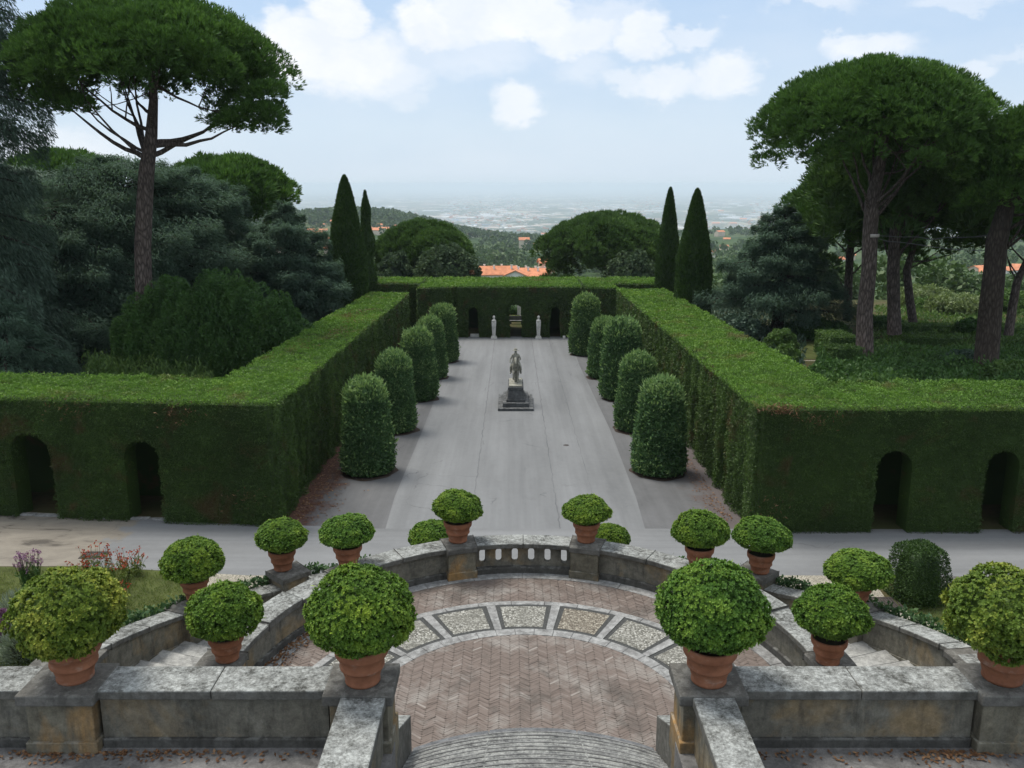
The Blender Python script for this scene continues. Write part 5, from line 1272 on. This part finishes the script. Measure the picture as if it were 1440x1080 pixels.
for lab, x, y, w, d in (('rusty square drain grate at the foot of the second left arch', 213, 734, .95, .55), ('rusty drain cover at the near edge of the cross road on the left', 133, 781, .9, .6), ('rusty square hatch in the pale gravel on the right', 1247, 848, .8, .75), ('small round iron cover in the driveway asphalt', 796, 628, .3, .3)):
    u = (x-720)/FPX; v = (y-540)/FPX; ry = math.cos(PITCH)-v*math.sin(PITCH); rz = -math.sin(PITCH)-v*math.cos(PITCH); tt = (0-EYE)/rz; X, Y = u*tt, ry*tt
    if Y > 36: Y = Y*1.03; X = X*1.03
    z = gz(0, Y)+.012; g = G()
    if w > .5:
        box(g, X-w/2, X+w/2, Y-d/2, Y-d/2+.06, z-.03, z+.012); box(g, X-w/2, X+w/2, Y+d/2-.06, Y+d/2, z-.03, z+.012); box(g, X-w/2, X-w/2+.06, Y-d/2+.06, Y+d/2-.06, z-.03, z+.012); box(g, X+w/2-.06, X+w/2, Y-d/2+.06, Y+d/2-.06, z-.03, z+.012)
        for k in range(7): xx = X-w/2+.09+k*(w-.18)/7; box(g, xx, xx+.07, Y-d/2+.061, Y+d/2-.061, z-.03, z+.006)
    else: lathe(g, [(.15, z-.03), (.15, z+.004), (.12, z+.008)], 20, (X, Y, 0))
    tag(g.obj('drain_grate', M['iron']), lab, 'drain cover')
# thin stone edging at the foot of the left hedge
g = G()
for k in range(9):
    a = -22+k*.95; box(g, a+.02, a+.93, 33.05+(-a-9)*.094-.55, 33.05+(-a-9)*.094-.33, -.1, .07)
tag(g.obj('stone_edging', M['band'], bevel=.015), 'thin grey stone edging along the foot of the left hedge arches', 'edging')

# ------------------------------------------------------------------ town, plain, woods
def hit(x, y):
    u = (x-720)/FPX; v = (y-540)/FPX; ry = math.cos(PITCH)-v*math.sin(PITCH); rz = -math.sin(PITCH)-v*math.cos(PITCH)
    lo, hi = 120., 60000.; prev = lo; Y = lo
    while Y < hi:
        t = Y/ry
        if EYE+rz*t < gz(u*t, Y): break
        prev = Y; Y *= 1.02
    return u*Y/ry, Y, gz(u*Y/ry, Y)
def house(label, X, Y, z, w, d, h, rz, wallm='housewall', roofm='roof', rh=None, group='far houses with orange roofs', win=False, chim=0):
    t = thing('house', label, 'house', (X, Y, z), group, rz); rh = rh or w*.18
    g = G(); box(g, -w/2, w/2, -d/2, d/2, -4, h); prism(g, [(-w/2+.05, -d/2+.01, h), (-w/2+.05, d/2-.01, h), (-w/2+.05, 0, h+rh-.15)], (w-.1, 0, 0)); g.obj('wall', M[wallm], t)
    g = G(); e = .5
    for s in (-1, 1): hexa(g, [(-w/2-e, min(0, s*(d/2+e)), h+rh-.0 if s > 0 else h-.2), (w/2+e, min(0, s*(d/2+e)), h+rh if s > 0 else h-.2), (w/2+e, max(0, s*(d/2+e)), h-.2 if s > 0 else h+rh), (-w/2-e, max(0, s*(d/2+e)), h-.2 if s > 0 else h+rh)]+
            [(-w/2-e, min(0, s*(d/2+e)), h+rh+.3 if s > 0 else h+.1), (w/2+e, min(0, s*(d/2+e)), h+rh+.3 if s > 0 else h+.1), (w/2+e, max(0, s*(d/2+e)), h+.1 if s > 0 else h+rh+.3), (-w/2-e, max(0, s*(d/2+e)), h+.1 if s > 0 else h+rh+.3)])
    rf = g.obj('roof', M[roofm], t)
    for k in range(chim):
        g = G(); cx = -w/2+(k+.5)*w/chim; cy = d*.18*(-1 if k % 2 else 1); zz = h+rh*(1-abs(cy)/(d/2)); box(g, cx-.3, cx+.3, cy-.3, cy+.3, zz-.3, zz+1.5); box(g, cx-.4, cx+.4, cy-.4, cy+.4, zz+1.5, zz+1.7); g.obj('chimney', M['housewhite'], rf)
    if win:
        n = max(2, int(w/3.2))
        for fl in range(int(h//3.2)):
            for k in range(n):
                g = G(); wx = -w/2+(k+.5)*w/n; box(g, wx-.5, wx+.5, -d/2-.06, -d/2+.02, fl*3.2+1, fl*3.2+2.6); g.obj('window', M['pane'], t)
    return t
# the near palazzo roofs just over the far hedge
p = at(710, 384, 330); house('pale palazzo with an orange roof and white front just above the far hedge', p.x-2.6, 330, p.z-11.5, 13, 9, 11.3, rad(8), 'housewhite', rh=2.6, win=True, chim=4, group=None)
p = at(748, 386, 334); house('long orange-roofed house with a row of chimneys beside the pale palazzo', p.x, 336, p.z-12, 15, 12, 11.6, rad(-14), 'housewall', rh=2.4, win=True, chim=8, group=None)
p = at(728, 388, 322); house('narrow gabled white house wedged between the palazzo and the chimney-roofed house', p.x-.6, 320, p.z-11, 5, 8, 11.4, rad(84), 'housewhite', rh=1.8, win=True, group=None)
p = at(766, 372, 340); house('small square house with an orange roof at the right end of the palazzo', p.x, 342, p.z-14, 4.2, 4.2, 14.6, rad(10), 'housewall', rh=1.3, win=True, group=None)
p = at(684, 382, 345); house('low orange roof at the left end of the palazzo behind the holm oak', p.x, 345, p.z-11, 7, 7, 10.8, rad(20), 'housewall', rh=1.5, win=True, group=None)
hs = [(737, 345, 12, 10), (757, 347, 9, 5), (770, 343, 10, 5), (784, 338, 10, 6), (788, 347, 14, 5), (765, 333, 7, 5), (640, 333, 8, 6), (663, 335, 10, 5), (672, 333, 12, 6), (684, 336, 9, 5), (690, 331, 8, 5), (700, 336, 9, 5), (708, 338, 9, 5), (652, 340, 9, 5), (720, 334, 8, 4),
      (494, 327, 10, 6), (500, 334, 14, 8), (528, 331, 16, 9), (540, 329, 12, 7), (549, 335, 12, 6), (535, 322, 8, 4), (470, 316, 8, 4), (452, 322, 10, 6), (447, 332, 11, 6), (462, 344, 12, 9), (463, 360, 10, 12), (455, 328, 9, 5), (440, 344, 8, 5), (438, 328, 8, 5), (518, 326, 9, 5), (560, 323, 8, 4),
      (330, 352, 12, 7), (345, 356, 13, 7), (358, 350, 14, 8), (372, 356, 12, 7), (385, 350, 14, 8), (395, 357, 10, 6), (276, 346, 12, 6), (285, 349, 9, 5), (225, 378, 8, 5), (366, 360, 9, 5), (338, 362, 9, 5),
      (1012, 330, 10, 5), (1018, 352, 9, 5), (1006, 318, 9, 4), (1030, 318, 9, 4), (1045, 312, 8, 4), (1022, 340, 8, 5), (925, 331, 10, 5), (915, 325, 9, 5), (1000, 360, 9, 5), (1014, 300, 8, 4),
      (1378, 386, 22, 8), (1388, 392, 18, 7), (1418, 388, 26, 8), (1436, 384, 20, 8), (1180, 372, 10, 6), (1196, 365, 9, 5)]
HP = []
hl = {0: 'far house with a bright orange hipped roof standing alone above the palazzo', 53: 'wide orange-roofed house seen between the right pine trunks'}
for i, (x, y, w, h) in enumerate(hs):
    X, Y, z = hit(x, y); k = Y/FPX; W_ = min(max(w*k*1.2, 8), 70); H_ = min(max(h*k*.75, 4), 26)
    HP.append((x, w, Y))
    where = 'among the trees right of centre' if 735 < x < 800 else 'on the wooded slope left of centre' if 600 < x < 735 else 'on the left between cypress and hill' if 430 < x < 600 else 'glimpsed through the left cedars' if x < 430 else 'beside the right cypresses' if x < 1100 else 'seen under the right pines'
    house(hl.get(i, 'small far orange-roofed house '+where), X, Y, z, W_, W_*.7, H_, random.uniform(-.5, .5), random.choice(['housewall', 'housewall', 'housewhite']), rh=H_*.45, group='far houses '+where if i not in hl else None)
# warehouses on the plain
rw = random.Random(4)
for i in range(76):
    x = rw.choice([rw.uniform(545, 930), rw.uniform(560, 720), rw.uniform(1000, 1080), rw.uniform(440, 560)]); y = 266+ (310-266)*rw.random()**.8
    X, Y, z = hit(x, y)
    if Y < 6500: continue
    w = rw.uniform(60, 240); d = rw.uniform(40, 110); h = rw.uniform(9, 15); g = G()
    box(g, -w/2, w/2, -d/2, d/2, -5, h); 
    for q in range(3): a = -d/2+q*d/3; prism(g, [(-w/2, a+.2, h), (-w/2, a+d/3-.2, h), (-w/2, a+d/6, h+3)], (w, 0, 0), m=1)
    o = g.obj('warehouse', [M['housewhite'], M['whblue'] if rw.random() < .25 else M['whroof']], None, (X, Y, z)); o.rotation_euler = (0, 0, rw.uniform(-.5, .5))
    tag(o, 'distant pale warehouse on the hazy plain', 'warehouse', 'warehouses on the plain')
# town sprawl too far and dense to count
g = G(); n = 5200
xs_ = RG.uniform(380, 1120, n); ys_ = 268+60*RG.uniform(0, 1, n)**1.3
ok = snoise(np.c_[xs_*.02, ys_*.09, ys_*0], 1.3, 17)+.25*(xs_ > 640)-.15
for x, y in zip(xs_[ok > 0], ys_[ok > 0]):
    v = (y-540)/FPX; ry = math.cos(PITCH)-v*math.sin(PITCH); rz = -math.sin(PITCH)-v*math.cos(PITCH)
    Y = 8000.
    for _ in range(12): zt_ = gz((x-720)/FPX*Y/ry, Y); Y = .5*Y+.5*(zt_-EYE)/rz*ry
    X = (x-720)/FPX*Y/ry
    if not 2500 < Y < 40000: continue
    w = random.uniform(9, 26)*(1+Y/14000); d = random.uniform(9, 22); h = random.uniform(5, 14)
    box(g, X-w/2, X+w/2, Y-d/2, Y+d/2, zt_-3, zt_+h, m=random.choice([0, 0, 1, 2]))
tag(g.obj('far_town', [M['housewhite'], M['housewall'], M['roof']]), kind='stuff')
# woods on the slopes
def blob_tree(g, X, Y, z, r, h, n, sz, seed):
    ks = max(3, n//14); c = unit(ks)*np.array([r*.6, r*.6, h*.28])+[0, 0, h*.62]
    idx = np.repeat(np.arange(ks), 14); U = unit(len(idx)); P = c[idx]+U*r*.42; P += np.array([X, Y, z])
    leaves(g, P, U+[0, 0, .35], sz, sz*.8, .6, .8, t=np.clip(random.uniform(.15, .75)+RG.normal(0, .12, len(idx)), 0, 1))
    return g
tm = []
for k in range(4):
    g = G(); blob_tree(g, 0, 0, 0, 4.2, 9, 560, .95, k); tm.append(g.mesh('crown', [M['farleaf']]))
tmk = G(); tube(tmk, [(0, 0, -3), (0, 0, 5)], [.35, .2], 6); tmk = tmk.mesh('trunk', [M['barkd']])
def far_tree(label, X, Y, s, grp):
    t = thing('hillside_tree', label, 'tree', (X, Y, gz(X, Y)-.5), grp, random.uniform(0, 6)); t.scale = (s, s, s*random.uniform(.85, 1.15))
    c = bpy.data.objects.new('crown', random.choice(tm)); COL.objects.link(c); c.parent = t
    c = bpy.data.objects.new('trunk', tmk); COL.objects.link(c); c.parent = t
rt = random.Random(8)
for i in range(110):
    if i < 52: x, Y = rt.uniform(672, 800), rt.uniform(352, 640); lb = 'leafy tree on the slope behind the palazzo roofs'
    elif i < 66: x, Y = rt.uniform(430, 475), rt.uniform(170, 420); lb = 'leafy tree on the slope between the low cedar and the fat cypress'
    elif i < 84: x, Y = rt.uniform(995, 1030), rt.uniform(150, 420); lb = 'leafy tree on the slope right of the clipped cypresses'
    else: x, Y = rt.uniform(1130, 1450), rt.uniform(128, 190); lb = 'leafy tree far behind the right pine trunks'
    p = at(x, 400, Y); far_tree(lb, p.x, Y, rt.uniform(.7, 1.15), lb+'s')
g = G(); rt = random.Random(12)
for i in range(4200):
    Y = 560*math.exp(rt.random()**1.15*2.35); x = rt.uniform(330, 1110) if rt.random() < .9 else rt.uniform(1120, 1450); p = at(x, 400, Y)
    if Y < 640 and 600 < x < 800: continue
    if any(abs(x-hx) < hw*.5+13*FPX*.5/Y and hY*.60 < Y < hY*1.02 for hx, hw, hY in HP) and rt.random() < .72: continue
    cl = math.sin(p.x*.011+1)+math.sin(Y*.007+p.x*.004)+math.sin(p.x*.003-Y*.0021+2)
    if cl < -.55 and not (abs(p.x+290) < 260 and 1400 < Y < 2300): continue
    s = rt.uniform(.7, 1.35)*(1+Y/6000); n = 70 if Y < 900 else 42
    blob_tree(g, p.x, Y, gz(p.x, Y)-1, 4.4*s, 9*s, n, 2.6*s if Y > 900 else 2.1*s, i)
# extra cover on the wooded hill at the left
for i in range(2200):
    X = -300+rt.gauss(0, 190); Y = 1750+rt.gauss(0, 230); s = rt.uniform(.9, 1.6)
    blob_tree(g, X, Y, gz(X, Y)-1, 5*s, 10*s, 42, 3.2*s, i)
tag(g.obj('far_wood', M['farleaf']), kind='stuff')
print('town', time.time()-T0)

# ------------------------------------------------------------------ haze, sky, light
HAZE = 8.5e-5
g = G(); box(g, -90000, 90000, -300, 90000, -352, 40)
m, nt, ns, ln = mat('haze'); n = N(nt)
vol = n('ShaderNodeVolumePrincipled', {'Color': (.79, .90, 1., 1), 'Density': HAZE, 'Anisotropy': .0})
vol.inputs['Density Attribute'].default_value = ''; vol.inputs['Color Attribute'].default_value = ''; vol.inputs['Temperature Attribute'].default_value = ''
n('ShaderNodeOutputMaterial', {'Volume': vol.outputs[0]}); m.cycles.homogeneous_volume = True
tag(g.obj('haze', m), kind='stuff')

SUN_EL, SUN_AZ = 66., -52.   # degrees; azimuth measured from +Y towards +X
w = bpy.data.worlds.new('World'); sc.world = w; w.use_nodes = True
nt = w.node_tree; nt.nodes.clear(); n = N(nt)
sky = n('ShaderNodeTexSky', sky_type='NISHITA', sun_disc=False, sun_elevation=rad(SUN_EL), sun_rotation=rad(SUN_AZ), altitude=400., air_density=1.2, dust_density=2.5, ozone_density=1.)
tc = n('ShaderNodeTexCoord').outputs['Generated']
dirv = n('ShaderNodeVectorMath', {0: tc}, operation='NORMALIZE').outputs[0]
elz = n('ShaderNodeSeparateXYZ', {0: dirv}).outputs[2]
def pxdir(x, y):
    u = (x-720)/FPX; v = (y-540)/FPX
    return Vector((u, math.cos(PITCH)-v*math.sin(PITCH), -math.sin(PITCH)-v*math.cos(PITCH))).normalized()
def vnoise(scale, det, rough):
    t_ = n('ShaderNodeTexNoise', {'Vector': n.scale(dirv, (1, 1, 1.7)), 'Scale': scale, 'Detail': det, 'Roughness': rough})
    return n('ShaderNodeVectorMath', {0: t_.outputs['Color'], 1: (.5, .5, .5)}, operation='SUBTRACT').outputs[0]
def madd(v, f, base): return n('ShaderNodeVectorMath', {0: v, 1: (f, f, f), 2: base}, operation='MULTIPLY_ADD').outputs[0]
warp = madd(vnoise(13, 8, .62), .062, dirv); warp = madd(vnoise(60, 6, .62), .020, warp)
def cloud(x, y, sx, sy, soft, amt):
    amt *= .96; soft = soft*1.08; c = pxdir(x, y); r = Vector((0, 0, 1)); right = c.cross(r).normalized(); up = right.cross(c)
    d = n('ShaderNodeVectorMath', {0: warp, 1: tuple(c)}, operation='SUBTRACT').outputs[0]
    a = n('ShaderNodeVectorMath', {0: d, 1: tuple(right*(FPX/sx))}, operation='DOT_PRODUCT').outputs['Value']
    b = n('ShaderNodeVectorMath', {0: d, 1: tuple(up*(FPX/sy))}, operation='DOT_PRODUCT').outputs['Value']
    l = n.math('SQRT', n.math('ADD', n.math('MULTIPLY', a, a), n.math('MULTIPLY', b, b)))
    q = n('ShaderNodeMapRange', {0: l, 1: 1+soft, 2: 1-soft*.6, 3: 0., 4: amt}, interpolation_type='SMOOTHSTEP'); return q.outputs[0]
CL = [(440, 70, 70, 42, .5, .95), (500, 85, 62, 38, .6, .9), (400, 40, 22, 26, .6, .8), (478, 18, 30, 36, .5, .97), (545, 105, 55, 26, .6, .6), (600, 35, 42, 32, .5, .95), (660, 25, 60, 34, .5, .85), (650, 70, 90, 30, .8, .45), (745, 25, 60, 30, .5, .85), (810, 45, 60, 26, .5, .75), (905, 45, 34, 30, .45, .8), (580, 145, 26, 12, .6, .35), (850, 20, 60, 22, .7, .5),
      (940, 112, 48, 17, .6, .7), (1015, 104, 38, 24, .6, .75), (885, 114, 28, 13, .5, .55), (728, 142, 33, 20, .6, .72), (828, 97, 34, 20, .7, .4), (975, 50, 32, 14, .5, .6),
      (1220, 64, 46, 17, .6, .75), (1185, 58, 26, 13, .5, .6), (1370, 96, 22, 10, .6, .5), (1140, 5, 50, 12, .6, .5), (1420, 75, 24, 9, .7, .35), (1350, 0, 50, 10, .6, .4), (70, 215, 80, 30, .7, .5)]
cm = None
for cdef in CL:
    q = cloud(*cdef); cm = q if cm is None else n.math('SMOOTH_MAX', cm, q, .12)
# high broken cloud over the rest of the sky (it shades the garden)
hn = n.noise(n.scale(dirv, (1, 1, 1.6)), 2.2, 7, .6, .3)
hi = n.math('MULTIPLY', n('ShaderNodeMapRange', {0: elz, 1: .24, 2: .5}, interpolation_type='SMOOTHSTEP').outputs[0], n.ramp(hn, [(.30, .35), (.6, 1.)]))
mod = n.math('MULTIPLY_ADD', n.noise(warp, 14, 6, .6), .5, .72)
veil = n.math('MULTIPLY', n.ramp(n.noise(n.scale(dirv, (1, 1, 3)), 5, 5, .55), [(.35, 0.), (.7, 1.)]), .22)
SKYK = .085
skyc = n('ShaderNodeVectorMath', {0: sky.outputs[0], 1: (SKYK, SKYK, SKYK)}, operation='MULTIPLY').outputs[0]
# pale hazy air low in the sky
hz = n('ShaderNodeMapRange', {0: elz, 1: 0., 2: .26, 3: .97, 4: .70}).outputs[0]
skyc = n.mix(hz, skyc, n.ramp(n.math('MULTIPLY', elz, 5.), [(0, (.52, .61, .70)), (.3, (.50, .62, .74)), (.62, (.44, .58, .76)), (1., (.355, .525, .765))])); skyc = n.mix(veil, skyc, (.68, .72, .77))
cc = n.mix(n.math('MULTIPLY', n.ramp(n.noise(warp, 11, 6, .6), [(.35, 0.), (.65, 1.)]), .55), (.84, .84, .855), (.60, .66, .73))
skyc = n.mix(n.math('MULTIPLY', cm, 1., clamp=True), skyc, cc)
skyc = n.mix(hi, skyc, (.76, .79, .83))
bg = n('ShaderNodeBackground', {'Color': skyc, 'Strength': 1.0})
n('ShaderNodeOutputWorld', {'Surface': bg.outputs[0]})

sl = bpy.data.lights.new('sun', 'SUN'); sl.energy = 2.6; sl.angle = rad(22); sl.color = (1., .95, .87)
so = bpy.data.objects.new('sun', sl); COL.objects.link(so)
el, az = rad(SUN_EL), rad(SUN_AZ)
sd = Vector((math.cos(el)*math.sin(az), math.cos(el)*math.cos(az), math.sin(el)))
so.rotation_euler = (-sd).to_track_quat('-Z', 'Y').to_euler()

sc.view_settings.view_transform = 'Standard'; sc.view_settings.look = 'None'; sc.view_settings.exposure = .38; sc.view_settings.gamma = 1
sc.render.engine = 'CYCLES'; cy = sc.cycles
cy.use_denoising = True
try: cy.denoiser = 'OPENIMAGEDENOISE'
except Exception: pass
cy.max_bounces = 5; cy.diffuse_bounces = 3; cy.glossy_bounces = 2; cy.transmission_bounces = 3; cy.volume_bounces = 1; cy.transparent_max_bounces = 4
cy.caustics_reflective = False; cy.caustics_refractive = False; cy.sample_clamp_indirect = 4
print('done', time.time()-T0)
